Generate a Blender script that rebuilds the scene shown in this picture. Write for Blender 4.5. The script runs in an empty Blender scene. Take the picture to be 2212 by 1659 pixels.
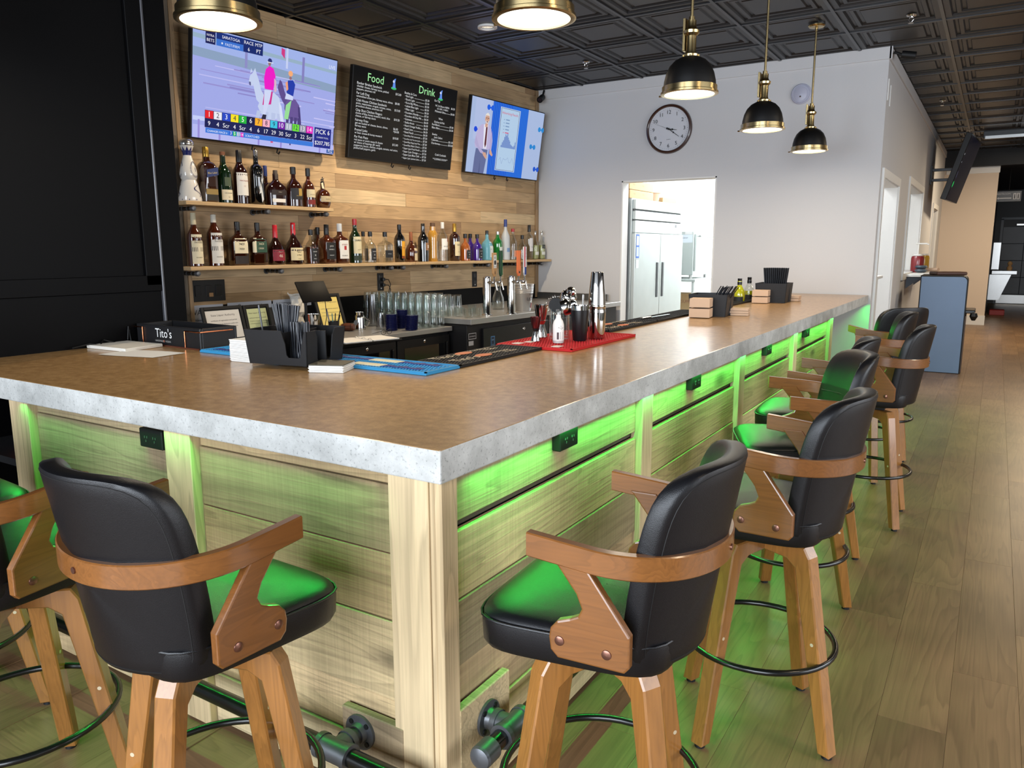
import bpy, bmesh, math, random
from mathutils import Vector, Matrix
random.seed(7)
SC = bpy.context.scene
COL = SC.collection
PI = math.pi
R = math.radians

# ------------------------------------------------------------------ camera, world, light, exposure
cam_d = bpy.data.cameras.new('camera'); cam = bpy.data.objects.new('camera', cam_d); COL.objects.link(cam)
cam_d.sensor_width = 36.0; cam_d.lens = 1660.0 / 2212.0 * 36.0; cam_d.clip_end = 100
PITCH, ROLL, YAW = R(9.93), R(-0.14), R(31.9)
CAM = Vector((0, 0, 1.525))
fwd = Vector((0, math.cos(PITCH), -math.sin(PITCH))); upv = Vector((0, math.sin(PITCH), math.cos(PITCH))); rgt = Vector((1, 0, 0))
r2 = math.cos(ROLL) * rgt + math.sin(ROLL) * upv; u2 = -math.sin(ROLL) * rgt + math.cos(ROLL) * upv
Zr = Matrix.Rotation(YAW, 3, 'Z')
c_r, c_u, c_f = Zr @ r2, Zr @ u2, Zr @ fwd
cam.matrix_world = Matrix(((c_r.x, c_u.x, -c_f.x, CAM.x), (c_r.y, c_u.y, -c_f.y, CAM.y), (c_r.z, c_u.z, -c_f.z, CAM.z), (0, 0, 0, 1)))
SC.camera = cam
w = bpy.data.worlds.new('world'); SC.world = w; w.use_nodes = True
w.node_tree.nodes['Background'].inputs[0].default_value = (0.75, 0.85, 1.0, 1); w.node_tree.nodes['Background'].inputs[1].default_value = 0.35
SC.view_settings.view_transform = 'Standard'; SC.view_settings.look = 'None'; SC.view_settings.exposure = 0.0; SC.view_settings.gamma = 1.0
SC.view_settings.use_curve_mapping = False
cy = SC.cycles
cy.use_denoising = True; cy.max_bounces = 7; cy.diffuse_bounces = 3; cy.glossy_bounces = 3; cy.transmission_bounces = 4
cy.transparent_max_bounces = 28; cy.caustics_reflective = False; cy.caustics_refractive = False; cy.sample_clamp_indirect = 4.0

def area_light(name, loc, size, power, color, direction, size_y=None, spread=None):
    d = bpy.data.lights.new(name, 'AREA'); d.energy = power; d.color = color
    d.shape = 'RECTANGLE' if size_y else 'DISK'; d.size = size
    if size_y: d.size_y = size_y
    if spread: d.spread = spread
    o = bpy.data.objects.new(name, d); COL.objects.link(o); o.location = loc
    o.rotation_euler = Vector(direction).to_track_quat('-Z', 'Y').to_euler()
    return o
# daylight through the shop windows behind the camera, and down the aisle side
area_light('storefront_daylight', (-0.6, -3.6, 2.0), 7.0, 740, (0.82, 0.90, 1.0), (0.0, 1, -0.05), 2.6)
area_light('side_window_daylight', (4.6, 4.0, 1.8), 5.0, 230, (0.88, 0.93, 1.0), (-1, 0.0, -0.15), 2.2)
# ceiling lamps over the dining side and the aisle (outside the frame / behind the far soffit)
for lx, ly, p in ((1.8, 2.2, 26), (1.8, 6.5, 30), (1.6, 11.0, 50), (0.9, 15.5, 130)):
    area_light('aisle_ceiling_lamp', (lx, ly, 3.36), 0.5, p, (1.0, 0.80, 0.56), (0, 0, -1), 0.5)
area_light('kitchen_ceiling_lamp', (-2.6, 10.3, 2.96), 1.6, 190, (0.95, 0.98, 1.0), (0, 0, -1), 2.4)
area_light('kitchen_side_lamp', (-3.7, 13.2, 2.9), 1.2, 260, (0.95, 0.98, 1.0), (0, 0, -1), 3.0)

# ------------------------------------------------------------------ helpers
def lin(c):
    c = c / 255.0
    return c / 12.92 if c <= 0.04045 else ((c + 0.055) / 1.055) ** 2.4
def rgb(r, g, b): return (lin(r), lin(g), lin(b), 1.0)
_M = {}
def mat(name, color, rough=0.5, metal=0.0, spec=0.5, coat=0.0, noise=0.0, nscale=40.0, bump=0.0, bscale=200.0, emit=0.0, coat_rough=0.1, alpha=1.0):
    if name in _M: return _M[name]
    m = bpy.data.materials.new(name); m.use_nodes = True; nt = m.node_tree; b = nt.nodes['Principled BSDF']
    col = rgb(*color) if max(color) > 1.01 or sum(color) == 0 else (*color, 1)
    b.inputs['Base Color'].default_value = col; b.inputs['Roughness'].default_value = rough; b.inputs['Metallic'].default_value = metal
    b.inputs['Specular IOR Level'].default_value = spec; b.inputs['Coat Weight'].default_value = coat; b.inputs['Coat Roughness'].default_value = coat_rough
    if emit: b.inputs['Emission Color'].default_value = col; b.inputs['Emission Strength'].default_value = emit
    if noise or bump:
        tc = nt.nodes.new('ShaderNodeTexCoord')
        if noise:
            n = nt.nodes.new('ShaderNodeTexNoise'); n.inputs['Scale'].default_value = nscale; n.inputs['Detail'].default_value = 5
            nt.links.new(tc.outputs['Object'], n.inputs['Vector'])
            mx = nt.nodes.new('ShaderNodeMix'); mx.data_type = 'RGBA'
            mx.inputs[6].default_value = tuple(c * (1 - noise) for c in col[:3]) + (1,); mx.inputs[7].default_value = tuple(min(1, c * (1 + noise)) for c in col[:3]) + (1,)
            nt.links.new(n.outputs['Fac'], mx.inputs[0]); nt.links.new(mx.outputs[2], b.inputs['Base Color'])
        if bump:
            n = nt.nodes.new('ShaderNodeTexNoise'); n.inputs['Scale'].default_value = bscale; n.inputs['Detail'].default_value = 4
            nt.links.new(tc.outputs['Object'], n.inputs['Vector'])
            bp = nt.nodes.new('ShaderNodeBump'); bp.inputs['Strength'].default_value = bump; bp.inputs['Distance'].default_value = 0.002
            nt.links.new(n.outputs['Fac'], bp.inputs['Height']); nt.links.new(bp.outputs[0], b.inputs['Normal'])
    _M[name] = m; return m
def emis(color, strength=1.0):
    k = 'glow_%d_%d_%d_%.2f' % (*color, strength)
    if k in _M: return _M[k]
    m = bpy.data.materials.new(k); m.use_nodes = True; nt = m.node_tree
    b = nt.nodes['Principled BSDF']; b.inputs['Base Color'].default_value = (0.01, 0.01, 0.01, 1); b.inputs['Roughness'].default_value = 0.35
    b.inputs['Specular IOR Level'].default_value = 0.06
    b.inputs['Emission Color'].default_value = rgb(*color); b.inputs['Emission Strength'].default_value = strength
    _M[k] = m; return m
def flat(color, rough=0.6):
    return mat('ink_%d_%d_%d' % tuple(color), color, rough)
def glass(name, tint=(1, 1, 1), refl=1.0, rough=0.03, base=0.03):
    """thin-walled glass: clear see-through plus a fresnel reflection"""
    if name in _M: return _M[name]
    m = bpy.data.materials.new(name); m.use_nodes = True; nt = m.node_tree; nt.nodes.clear()
    out = nt.nodes.new('ShaderNodeOutputMaterial'); tr = nt.nodes.new('ShaderNodeBsdfTransparent'); gl = nt.nodes.new('ShaderNodeBsdfGlossy')
    tr.inputs[0].default_value = (*tint, 1); gl.inputs['Roughness'].default_value = rough
    lw = nt.nodes.new('ShaderNodeLayerWeight'); lw.inputs[0].default_value = 0.35
    mp = nt.nodes.new('ShaderNodeMath'); mp.operation = 'MULTIPLY_ADD'; mp.inputs[1].default_value = 0.55 * refl; mp.inputs[2].default_value = base
    mx = nt.nodes.new('ShaderNodeMixShader')
    nt.links.new(lw.outputs['Facing'], mp.inputs[0]); nt.links.new(mp.outputs[0], mx.inputs[0])
    nt.links.new(tr.outputs[0], mx.inputs[1]); nt.links.new(gl.outputs[0], mx.inputs[2]); nt.links.new(mx.outputs[0], out.inputs[0])
    _M[name] = m; return m
def wood(name, cols, stretch=(1.4, 14, 14), rough=0.55, bump=0.3, dark=0.45, ringscale=3.0, saw=0.0, knots=0.0, coat=0.0, axis='X', spec=0.4):
    """cols: per-object choice of base colours; grain runs along `axis` of the object"""
    if name in _M: return _M[name]
    m = bpy.data.materials.new(name); m.use_nodes = True; nt = m.node_tree; N = nt.nodes.new; L = nt.links.new; b = nt.nodes['Principled BSDF']
    b.inputs['Roughness'].default_value = rough; b.inputs['Coat Weight'].default_value = coat; b.inputs['Coat Roughness'].default_value = 0.12; b.inputs['Specular IOR Level'].default_value = spec
    tc = N('ShaderNodeTexCoord'); oi = N('ShaderNodeObjectInfo')
    off = N('ShaderNodeVectorMath'); off.operation = 'SCALE'; off.inputs[0].default_value = (37.3, 17.1, 53.7); L(oi.outputs['Random'], off.inputs['Scale'])
    add = N('ShaderNodeVectorMath'); add.operation = 'ADD'; L(tc.outputs['Object'], add.inputs[0]); L(off.outputs[0], add.inputs[1])
    st = N('ShaderNodeVectorMath'); st.operation = 'MULTIPLY'; L(add.outputs[0], st.inputs[0])
    s = {'X': stretch, 'Z': (stretch[1], stretch[2], stretch[0]), 'Y': (stretch[1], stretch[0], stretch[2])}[axis]; st.inputs[1].default_value = s
    n1 = N('ShaderNodeTexNoise'); n1.inputs['Scale'].default_value = 0.55; n1.inputs['Detail'].default_value = 3; n1.inputs['Distortion'].default_value = 0.6; L(st.outputs[0], n1.inputs['Vector'])
    # growth rings: contour lines of the low-frequency field
    ml = N('ShaderNodeMath'); ml.operation = 'MULTIPLY'; ml.inputs[1].default_value = ringscale * 9; L(n1.outputs['Fac'], ml.inputs[0])
    fr = N('ShaderNodeMath'); fr.operation = 'FRACT'; L(ml.outputs[0], fr.inputs[0])
    rr = N('ShaderNodeValToRGB'); e = rr.color_ramp.elements; e[0].position = 0.0; e[0].color = (1, 1, 1, 1); e[1].position = 1.0; e[1].color = (1, 1, 1, 1)
    k = e.new(0.55); k.color = (0.92, 0.92, 0.92, 1); k = e.new(0.9); k.color = (1 - dark,) * 3 + (1,)
    L(fr.outputs[0], rr.inputs[0])
    st2 = N('ShaderNodeVectorMath'); st2.operation = 'MULTIPLY'; L(add.outputs[0], st2.inputs[0])
    f = (4.0, 130, 130); st2.inputs[1].default_value = {'X': f, 'Z': (f[1], f[2], f[0]), 'Y': (f[1], f[0], f[2])}[axis]
    n2 = N('ShaderNodeTexNoise'); n2.inputs['Scale'].default_value = 1.0; n2.inputs['Detail'].default_value = 4; L(st2.outputs[0], n2.inputs['Vector'])
    r2n = N('ShaderNodeMapRange'); r2n.inputs[1].default_value = 0.3; r2n.inputs[2].default_value = 0.7; r2n.inputs[3].default_value = 1 - dark * 0.5; r2n.inputs[4].default_value = 1.06; L(n2.outputs['Fac'], r2n.inputs[0])
    n3 = N('ShaderNodeTexNoise'); n3.inputs['Scale'].default_value = 2.2; n3.inputs['Detail'].default_value = 2; L(add.outputs[0], n3.inputs['Vector'])
    r3 = N('ShaderNodeMapRange'); r3.inputs[1].default_value = 0.3; r3.inputs[2].default_value = 0.7; r3.inputs[3].default_value = 0.82; r3.inputs[4].default_value = 1.12; L(n3.outputs['Fac'], r3.inputs[0])
    base = N('ShaderNodeValToRGB'); base.color_ramp.interpolation = 'LINEAR'; el = base.color_ramp.elements
    while len(el) < len(cols): el.new(0.5)
    for i, c in enumerate(cols): el[i].position = i / max(1, len(cols) - 1); el[i].color = rgb(*c)
    mr = N('ShaderNodeMath'); mr.operation = 'FRACT'; m7 = N('ShaderNodeMath'); m7.operation = 'MULTIPLY'; m7.inputs[1].default_value = 7.77; L(oi.outputs['Random'], m7.inputs[0]); L(m7.outputs[0], mr.inputs[0]); L(mr.outputs[0], base.inputs[0])
    def mul(a, bsock):
        x = N('ShaderNodeMix'); x.data_type = 'RGBA'; x.blend_type = 'MULTIPLY'; x.inputs[0].default_value = 1.0; L(a, x.inputs[6]); L(bsock, x.inputs[7]); return x.outputs[2]
    c = mul(base.outputs[0], rr.outputs[0]); c = mul(c, r2n.outputs[0]); c = mul(c, r3.outputs[0])
    hgt = n2.outputs['Fac']
    if saw:
        sv = N('ShaderNodeVectorMath'); sv.operation = 'MULTIPLY'; L(add.outputs[0], sv.inputs[0]); sv.inputs[1].default_value = (150, 3, 3)
        sn = N('ShaderNodeTexNoise'); sn.inputs['Scale'].default_value = 1.0; sn.inputs['Detail'].default_value = 2; L(sv.outputs[0], sn.inputs['Vector'])
        sr = N('ShaderNodeMapRange'); sr.inputs[1].default_value = 0.35; sr.inputs[2].default_value = 0.6; sr.inputs[3].default_value = 1 - saw; sr.inputs[4].default_value = 1.0; L(sn.outputs['Fac'], sr.inputs[0])
        c = mul(c, sr.outputs[0])
        ad = N('ShaderNodeMath'); ad.operation = 'ADD'; L(n2.outputs['Fac'], ad.inputs[0]); L(sn.outputs['Fac'], ad.inputs[1]); hgt = ad.outputs[0]
    if knots:
        kv = N('ShaderNodeVectorMath'); kv.operation = 'MULTIPLY'; L(add.outputs[0], kv.inputs[0]); kv.inputs[1].default_value = (1.6, 4.2, 4.2)
        vo = N('ShaderNodeTexVoronoi'); vo.inputs['Scale'].default_value = 1.0; L(kv.outputs[0], vo.inputs['Vector'])
        kr = N('ShaderNodeMapRange'); kr.inputs[1].default_value = 0.05; kr.inputs[2].default_value = 0.2; kr.inputs[3].default_value = 1 - knots; kr.inputs[4].default_value = 1.0; L(vo.outputs['Distance'], kr.inputs[0])
        c = mul(c, kr.outputs[0])
    L(c, b.inputs['Base Color'])
    bp = N('ShaderNodeBump'); bp.inputs['Strength'].default_value = bump; bp.inputs['Distance'].default_value = 0.0025; L(hgt, bp.inputs['Height']); L(bp.outputs[0], b.inputs['Normal'])
    _M[name] = m; return m

class MB:
    def __init__(s): s.v = []; s.f = []; s.mi = []; s.sm = []; s.mats = []
    def m(s, material):
        if material not in s.mats: s.mats.append(material)
        return s.mats.index(material)
    def add(s, vs, fs, material=None, smooth=False, M=None):
        o = len(s.v); i = s.m(material) if material else 0
        s.v += [tuple(M @ Vector(p)) for p in vs] if M else [tuple(p) for p in vs]
        for f in fs: s.f.append([o + k for k in f]); s.mi.append(i); s.sm.append(smooth)
        return s
    def box(s, c, d, material=None, bev=0.0, M=None, seg=1):
        x, y, z = d[0] / 2, d[1] / 2, d[2] / 2
        if not bev:
            vs = [(c[0] + a * x, c[1] + b * y, c[2] + e * z) for a in (-1, 1) for b in (-1, 1) for e in (-1, 1)]
            return s.add(vs, [(0, 1, 3, 2), (4, 6, 7, 5), (0, 4, 5, 1), (2, 3, 7, 6), (0, 2, 6, 4), (1, 5, 7, 3)], material, False, M)
        bm = bmesh.new(); bmesh.ops.create_cube(bm, size=1.0)
        for v in bm.verts: v.co = Vector((c[0] + v.co.x * d[0], c[1] + v.co.y * d[1], c[2] + v.co.z * d[2]))
        bmesh.ops.bevel(bm, geom=bm.edges[:], offset=min(bev, 0.49 * min(d)), segments=seg, affect='EDGES', profile=0.5)
        return s.bm(bm, material, seg > 1, M)
    def bm(s, bm, material=None, smooth=False, M=None):
        bm.verts.index_update(); vs = [tuple(v.co) for v in bm.verts]; fs = [[v.index for v in f.verts] for f in bm.faces]; bm.free()
        return s.add(vs, fs, material, smooth, M)
    def prism(s, poly, a, b, plane='XZ', material=None, M=None, bev=0.0, seg=2, smooth=False):
        """polygon (2-D) extruded between a and b along the third axis"""
        def P(p, t): return {'XZ': (p[0], t, p[1]), 'XY': (p[0], p[1], t), 'YZ': (t, p[0], p[1])}[plane]
        n = len(poly)
        if bev:
            bm = bmesh.new(); lo = [bm.verts.new(P(p, a)) for p in poly]; hi = [bm.verts.new(P(p, b)) for p in poly]
            bm.faces.new(lo[::-1]); bm.faces.new(hi)
            for i in range(n): bm.faces.new((lo[i], lo[(i + 1) % n], hi[(i + 1) % n], hi[i]))
            bmesh.ops.recalc_face_normals(bm, faces=bm.faces[:])
            es = [e for e in bm.edges if (e.verts[0] in lo) == (e.verts[1] in lo)]
            bmesh.ops.bevel(bm, geom=es, offset=bev, segments=seg, affect='EDGES', profile=0.5)
            return s.bm(bm, material, smooth, M)
        vs = [P(p, a) for p in poly] + [P(p, b) for p in poly]
        fs = [list(range(n))[::-1], list(range(n, 2 * n))] + [(i, (i + 1) % n, n + (i + 1) % n, n + i) for i in range(n)]
        bm = bmesh.new(); bv = [bm.verts.new(p) for p in vs]
        for f in fs: bm.faces.new([bv[i] for i in f])
        bmesh.ops.recalc_face_normals(bm, faces=bm.faces[:])
        return s.bm(bm, material, False, M)
    def lathe(s, prof, seg=24, material=None, M=None, smooth=True, c=(0, 0, 0), sq=2.0, depth=1.0, close=True):
        """profile [(r,z)] about Z; sq: superellipse exponent of the cross-section"""
        vs = []; fs = []
        for (r, z) in prof:
            for i in range(seg):
                t = 2 * PI * i / seg; ct, stt = math.cos(t), math.sin(t)
                k = 1.0 if sq == 2 else 1 / ((abs(ct) ** sq + abs(stt) ** sq) ** (1 / sq))
                vs.append((c[0] + r * k * ct, c[1] + r * k * stt * depth, c[2] + z))
        for j in range(len(prof) - 1):
            for i in range(seg):
                a = j * seg + i; b = j * seg + (i + 1) % seg; fs.append((a, b, b + seg, a + seg))
        if close and prof[0][0] > 1e-6: fs.append(tuple(range(seg))[::-1])
        if close and prof[-1][0] > 1e-6: fs.append(tuple(range((len(prof) - 1) * seg, len(prof) * seg)))
        return s.add(vs, fs, material, smooth, M)
    def cyl(s, a, b, r, material=None, seg=14, r2=None, smooth=True):
        a = Vector(a); b = Vector(b); d = b - a; q = d.to_track_quat('Z', 'Y').to_matrix().to_4x4()
        return s.lathe([(r, 0), (r if r2 is None else r2, d.length)], seg, material, Matrix.Translation(a) @ q, smooth)
    def tube(s, pts, r, material=None, seg=10, closed=False, smooth=True):
        pts = [Vector(p) for p in pts]; n = len(pts); vs = []; fs = []; prevn = None
        for i, p in enumerate(pts):
            t = (pts[(i + 1) % n] - pts[i - 1]) if closed else (pts[min(i + 1, n - 1)] - pts[max(i - 1, 0)])
            t.normalize()
            if prevn is None: nn = t.orthogonal().normalized()
            else: nn = (prevn - t * prevn.dot(t)).normalized()
            prevn = nn; bn = t.cross(nn)
            for k in range(seg):
                a = 2 * PI * k / seg; vs.append(p + r * (math.cos(a) * nn + math.sin(a) * bn))
        for i in range(n if closed else n - 1):
            j = (i + 1) % n
            for k in range(seg): fs.append((i * seg + k, i * seg + (k + 1) % seg, j * seg + (k + 1) % seg, j * seg + k))
        if not closed: fs += [tuple(range(seg))[::-1], tuple(range((n - 1) * seg, n * seg))]
        return s.add(vs, fs, material, smooth)
    def sweep(s, pts, frames, section, material=None, smooth=False, caps=True):
        """section [(a,b)] placed with frames[i]=(A,B) vectors at each point"""
        k = len(section); vs = []; fs = []
        for p, (A, B) in zip(pts, frames):
            for a, b in section: vs.append(Vector(p) + Vector(A) * a + Vector(B) * b)
        for i in range(len(pts) - 1):
            for j in range(k): fs.append((i * k + j, i * k + (j + 1) % k, (i + 1) * k + (j + 1) % k, (i + 1) * k + j))
        if caps: fs += [tuple(range(k))[::-1], tuple(range((len(pts) - 1) * k, len(pts) * k))]
        return s.add(vs, fs, material, smooth)
    def grid(s, rows, material=None, smooth=True, M=None):
        n = len(rows[0]); vs = [p for r in rows for p in r]
        fs = [(j * n + i, j * n + i + 1, (j + 1) * n + i + 1, (j + 1) * n + i) for j in range(len(rows) - 1) for i in range(n - 1)]
        return s.add(vs, fs, material, smooth, M)
    def text(s, st, size, material, origin, ux, uy, align='L', width=None, bend=None):
        g, wd = text_geo(st)
        k = size
        if width: k = min(size, width / max(wd, 1e-6))
        ox = {'L': 0, 'C': -wd / 2, 'R': -wd}[align]
        O = Vector(origin); ux = Vector(ux); uy = Vector(uy)
        vs = [(O + ux * ((x + ox) * k) + uy * (y * k)) for x, y in g[0]]
        if bend: vs = [bend((x + ox) * k, y * k) for x, y in g[0]]
        return s.add(vs, g[1], material)
    def build(s, name, material=None, parent=None, loc=(0, 0, 0), rot=(0, 0, 0)):
        me = bpy.data.meshes.new(name); me.from_pydata(s.v, [], s.f)
        ms = s.mats or ([material] if material else [])
        if s.mats and material and material not in ms: ms = s.mats
        for m_ in ms: me.materials.append(m_)
        me.polygons.foreach_set('material_index', s.mi); me.polygons.foreach_set('use_smooth', s.sm); me.update()
        if any(s.sm): me.set_sharp_from_angle(angle=R(38))
        return obj(name, me, parent, loc, rot)
_T = {}
def text_geo(st):
    if st in _T: return _T[st]
    cu = bpy.data.curves.new('lettering', 'FONT'); cu.body = st; cu.size = 1.0; cu.resolution_u = 2
    o = bpy.data.objects.new('lettering', cu); COL.objects.link(o)
    dg = bpy.context.evaluated_depsgraph_get(); ev = o.evaluated_get(dg); me = ev.to_mesh()
    vs = [(v.co.x, v.co.y) for v in me.vertices]; fs = [list(p.vertices) for p in me.polygons]
    ev.to_mesh_clear(); bpy.data.objects.remove(o); bpy.data.curves.remove(cu)
    if vs:
        x0 = min(v[0] for v in vs); vs = [(v[0] - x0, v[1]) for v in vs]; wd = max(v[0] for v in vs)
    else: wd = 0.0
    _T[st] = ((vs, fs), wd); return _T[st]
def obj(name, me, parent=None, loc=(0, 0, 0), rot=(0, 0, 0)):
    o = bpy.data.objects.new(name, me); COL.objects.link(o); o.location = loc; o.rotation_euler = rot
    if parent: o.parent = parent
    return o
def tag(o, label=None, cat=None, group=None, kind=None):
    if label: o['label'] = label
    if cat: o['category'] = cat
    if group: o['group'] = group
    if kind: o['kind'] = kind
    return o
def thing(name, label, cat, loc=(0, 0, 0), rz=0.0, group=None, rot=None):
    return tag(obj(name, None, None, loc, rot or (0, 0, rz)), label, cat, group)
CH = {}
def kids(o): return [c for c in o.children]
def copy_tree(o, parent=None):
    c = o.copy(); COL.objects.link(c)
    if parent: c.parent = parent
    for ch in list(o.children): copy_tree(ch, c)
    return c
def set_smooth_angle(o, ang=0.6): pass

# wood wall frame (it stands 3.85 degrees off the bar's direction)
A_W = R(3.85); CN = Vector((-4.9, 8.45, 0)); DW = Vector((math.sin(A_W), math.cos(A_W), 0)); NW = Vector((math.cos(A_W), -math.sin(A_W), 0))
RZ_W = R(90) - A_W
def W(s, o, z): return CN + DW * s + NW * o + Vector((0, 0, z))
PITCHm = c_f
def ray(u, v): return c_f + c_r * ((u - 1106) / 1660.0) - c_u * ((v - 829.5) / 1660.0)
def on_z(u, v, z):
    d = ray(u, v); t = (z - CAM.z) / d.z; return CAM + d * t
def on_w(u, v, o):
    d = ray(u, v); t = ((CN + NW * o) - CAM).dot(NW) / d.dot(NW); return CAM + d * t
def project(p):
    q = Vector(p) - CAM; z = q.dot(c_f)
    return (1106 + 1660 * q.dot(c_r) / z, 829.5 - 1660 * q.dot(c_u) / z, z)

# ------------------------------------------------------------------ materials
M_black = mat('matt_black_paint', (14, 14, 15), 0.55, spec=0.35)
M_blackwall = mat('black_wall_paint', (4, 4, 5), 0.5, spec=0.1)
M_wall = mat('greige_wall_paint', (202, 202, 203), 0.75, spec=0.25, noise=0.015, nscale=60, bump=0.05, bscale=500)
M_white = mat('white_trim_paint', (225, 225, 222), 0.5, spec=0.4)
M_kitchen = mat('kitchen_white_panel', (235, 240, 240), 0.4)
M_ceil = mat('black_ceiling_tile', (31, 31, 33), 0.40, spec=0.5)
M_ceilbar = mat('black_ceiling_bar', (30, 30, 32), 0.3, spec=0.5)
M_leather = mat('black_leather', (15, 15, 18), 0.36, spec=0.42, bump=0.25, bscale=700)
M_brass = mat('antique_brass', (196, 174, 126), 0.24, 1.0)
M_shade = mat('black_enamel', (13, 12, 12), 0.45, spec=0.4)
M_steel = mat('brushed_steel', (165, 165, 163), 0.28, 1.0, noise=0.06, nscale=30)
M_steel_dull = mat('fridge_steel', (188, 194, 192), 0.42, 0.9, noise=0.08, nscale=5)
M_chrome = mat('polished_steel', (205, 203, 200), 0.08, 1.0)
M_iron = mat('black_iron_pipe', (98, 100, 104), 0.4, 0.6, noise=0.1, nscale=60)
M_blackpipe = mat('black_painted_pipe', (14, 15, 15), 0.24, spec=0.6)
M_plastic = mat('black_plastic', (13, 13, 14), 0.3, spec=0.5)
M_plasticm = mat('black_matt_plastic', (20, 20, 22), 0.5, spec=0.4)
M_screw = mat('bronze_rivet', (130, 92, 78), 0.3, 0.8)
M_paper = mat('white_paper', (226, 224, 218), 0.7)
M_cream = mat('cream_paper', (226, 214, 180), 0.7)
M_ink = flat((20, 20, 22)); M_inkw = flat((232, 232, 230))
M_rubber = mat('black_rubber', (17, 17, 18), 0.62, spec=0.3)
M_glass = glass('clear_glass', (0.96, 0.98, 0.97)); M_glassd = glass('dark_cooler_glass', (0.35, 0.36, 0.38), 0.8)
M_clearp = glass('clear_plastic', (0.86, 0.86, 0.86), 0.6, 0.2, 0.1)
M_stoolwood = wood('stool_honey_wood', [(126, 78, 36), (132, 84, 40)], (3, 26, 26), 0.3, 0.05, 0.18, 1.2, coat=0.5, spec=0.5)
M_legwood = wood('stool_leg_wood', [(156, 104, 50), (162, 110, 54)], (2.2, 22, 22), 0.32, 0.05, 0.2, 1.2, coat=0.45, axis='Z', spec=0.5)
M_bar = wood('rough_sawn_board', [(222, 194, 146), (182, 156, 118), (230, 206, 160), (200, 170, 126), (160, 142, 114), (224, 198, 150)], (1.1, 13, 13), 0.7, 0.55, 0.26, 1.3, saw=0.10, knots=0.6, spec=0.25)
M_barpost = wood('pale_pine_board', [(228, 204, 162), (220, 194, 152)], (1.0, 13, 13), 0.65, 0.4, 0.22, 1.2, saw=0.06, axis='Z', spec=0.25)
M_barkick = wood('pale_kick_board', [(230, 208, 166), (218, 192, 148)], (1.1, 13, 13), 0.65, 0.4, 0.24, 1.3, saw=0.08, knots=0.2, spec=0.25)
M_gap = mat('dark_gap_strip', (84, 70, 60), 0.7, noise=0.12, nscale=30)
M_wallwood = wood('ash_wall_board', [(204, 172, 130), (178, 146, 106), (212, 184, 144), (158, 128, 96), (196, 166, 126), (216, 190, 150)], (0.8, 10, 10), 0.5, 0.12, 0.2, 1.3, knots=0.3, spec=0.3)
M_greywood = wood('grey_wall_board', [(120, 106, 90), (104, 94, 80)], (1.4, 10, 10), 0.6, 0.2, 0.4, 1.6, axis='Z')
M_floor = wood('vinyl_floor_plank', [(140, 110, 80), (130, 102, 74), (146, 116, 84), (136, 106, 78)], (1.2, 12, 12), 0.36, 0.05, 0.22, 1.3, spec=0.35)
M_shelf = wood('pale_shelf_board', [(206, 174, 128), (200, 168, 124)], (1.2, 14, 14), 0.5, 0.1, 0.2, 1.2)

def concrete(name, c1, c2, rough, speck, scale, streak=None, coat=0.0, bump=0.3):
    m = bpy.data.materials.new(name); m.use_nodes = True; nt = m.node_tree; N = nt.nodes.new; L = nt.links.new; b = nt.nodes['Principled BSDF']
    tc = N('ShaderNodeTexCoord'); n1 = N('ShaderNodeTexNoise'); n1.inputs['Scale'].default_value = scale; n1.inputs['Detail'].default_value = 8; n1.inputs['Roughness'].default_value = 0.65
    vec = tc.outputs['Object']
    if streak:
        sv = N('ShaderNodeVectorMath'); sv.operation = 'MULTIPLY'; sv.inputs[1].default_value = streak; L(vec, sv.inputs[0]); L(sv.outputs[0], n1.inputs['Vector'])
    else: L(vec, n1.inputs['Vector'])
    rp = N('ShaderNodeValToRGB'); e = rp.color_ramp.elements; e[0].position = 0.32; e[0].color = rgb(*c1); e[1].position = 0.68; e[1].color = rgb(*c2); L(n1.outputs['Fac'], rp.inputs[0])
    n2 = N('ShaderNodeTexNoise'); n2.inputs['Scale'].default_value = speck; n2.inputs['Detail'].default_value = 3; L(vec, n2.inputs['Vector'])
    r2_ = N('ShaderNodeMapRange'); r2_.inputs[1].default_value = 0.3; r2_.inputs[2].default_value = 0.42; r2_.inputs[3].default_value = 0.5; r2_.inputs[4].default_value = 1.0; L(n2.outputs['Fac'], r2_.inputs[0])
    mx = N('ShaderNodeMix'); mx.data_type = 'RGBA'; mx.blend_type = 'MULTIPLY'; mx.inputs[0].default_value = 0.8; L(rp.outputs[0], mx.inputs[6]); L(r2_.outputs[0], mx.inputs[7]); L(mx.outputs[2], b.inputs['Base Color'])
    b.inputs['Roughness'].default_value = rough; b.inputs['Coat Weight'].default_value = coat; b.inputs['Coat Roughness'].default_value = 0.14; b.inputs['Specular IOR Level'].default_value = 0.45
    bp = N('ShaderNodeBump'); bp.inputs['Strength'].default_value = bump; bp.inputs['Distance'].default_value = 0.002; L(n2.outputs['Fac'], bp.inputs['Height']); L(bp.outputs[0], b.inputs['Normal'])
    _M[name] = m; return m
M_conc = concrete('cast_concrete_edge', (172, 172, 168), (214, 214, 210), 0.6, 120, 9)
M_conctop = concrete('sealed_concrete_top', (150, 112, 66), (190, 150, 98), 0.34, 210, 34, (1.0, 1.0, 1.0), coat=0.4, bump=0.08)

# ------------------------------------------------------------------ room shell
YF = 8.45; CZ = 3.41
def struct(name, mb, material, parent=None):
    o = mb.build(name, material, parent)
    if not parent: o['kind'] = 'structure'
    return o
def bx(mb, x0, x1, y0, y1, z0, z1, m=None, bev=0): return mb.box(((x0 + x1) / 2, (y0 + y1) / 2, (z0 + z1) / 2), (x1 - x0, y1 - y0, z1 - z0), m, bev)

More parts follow.
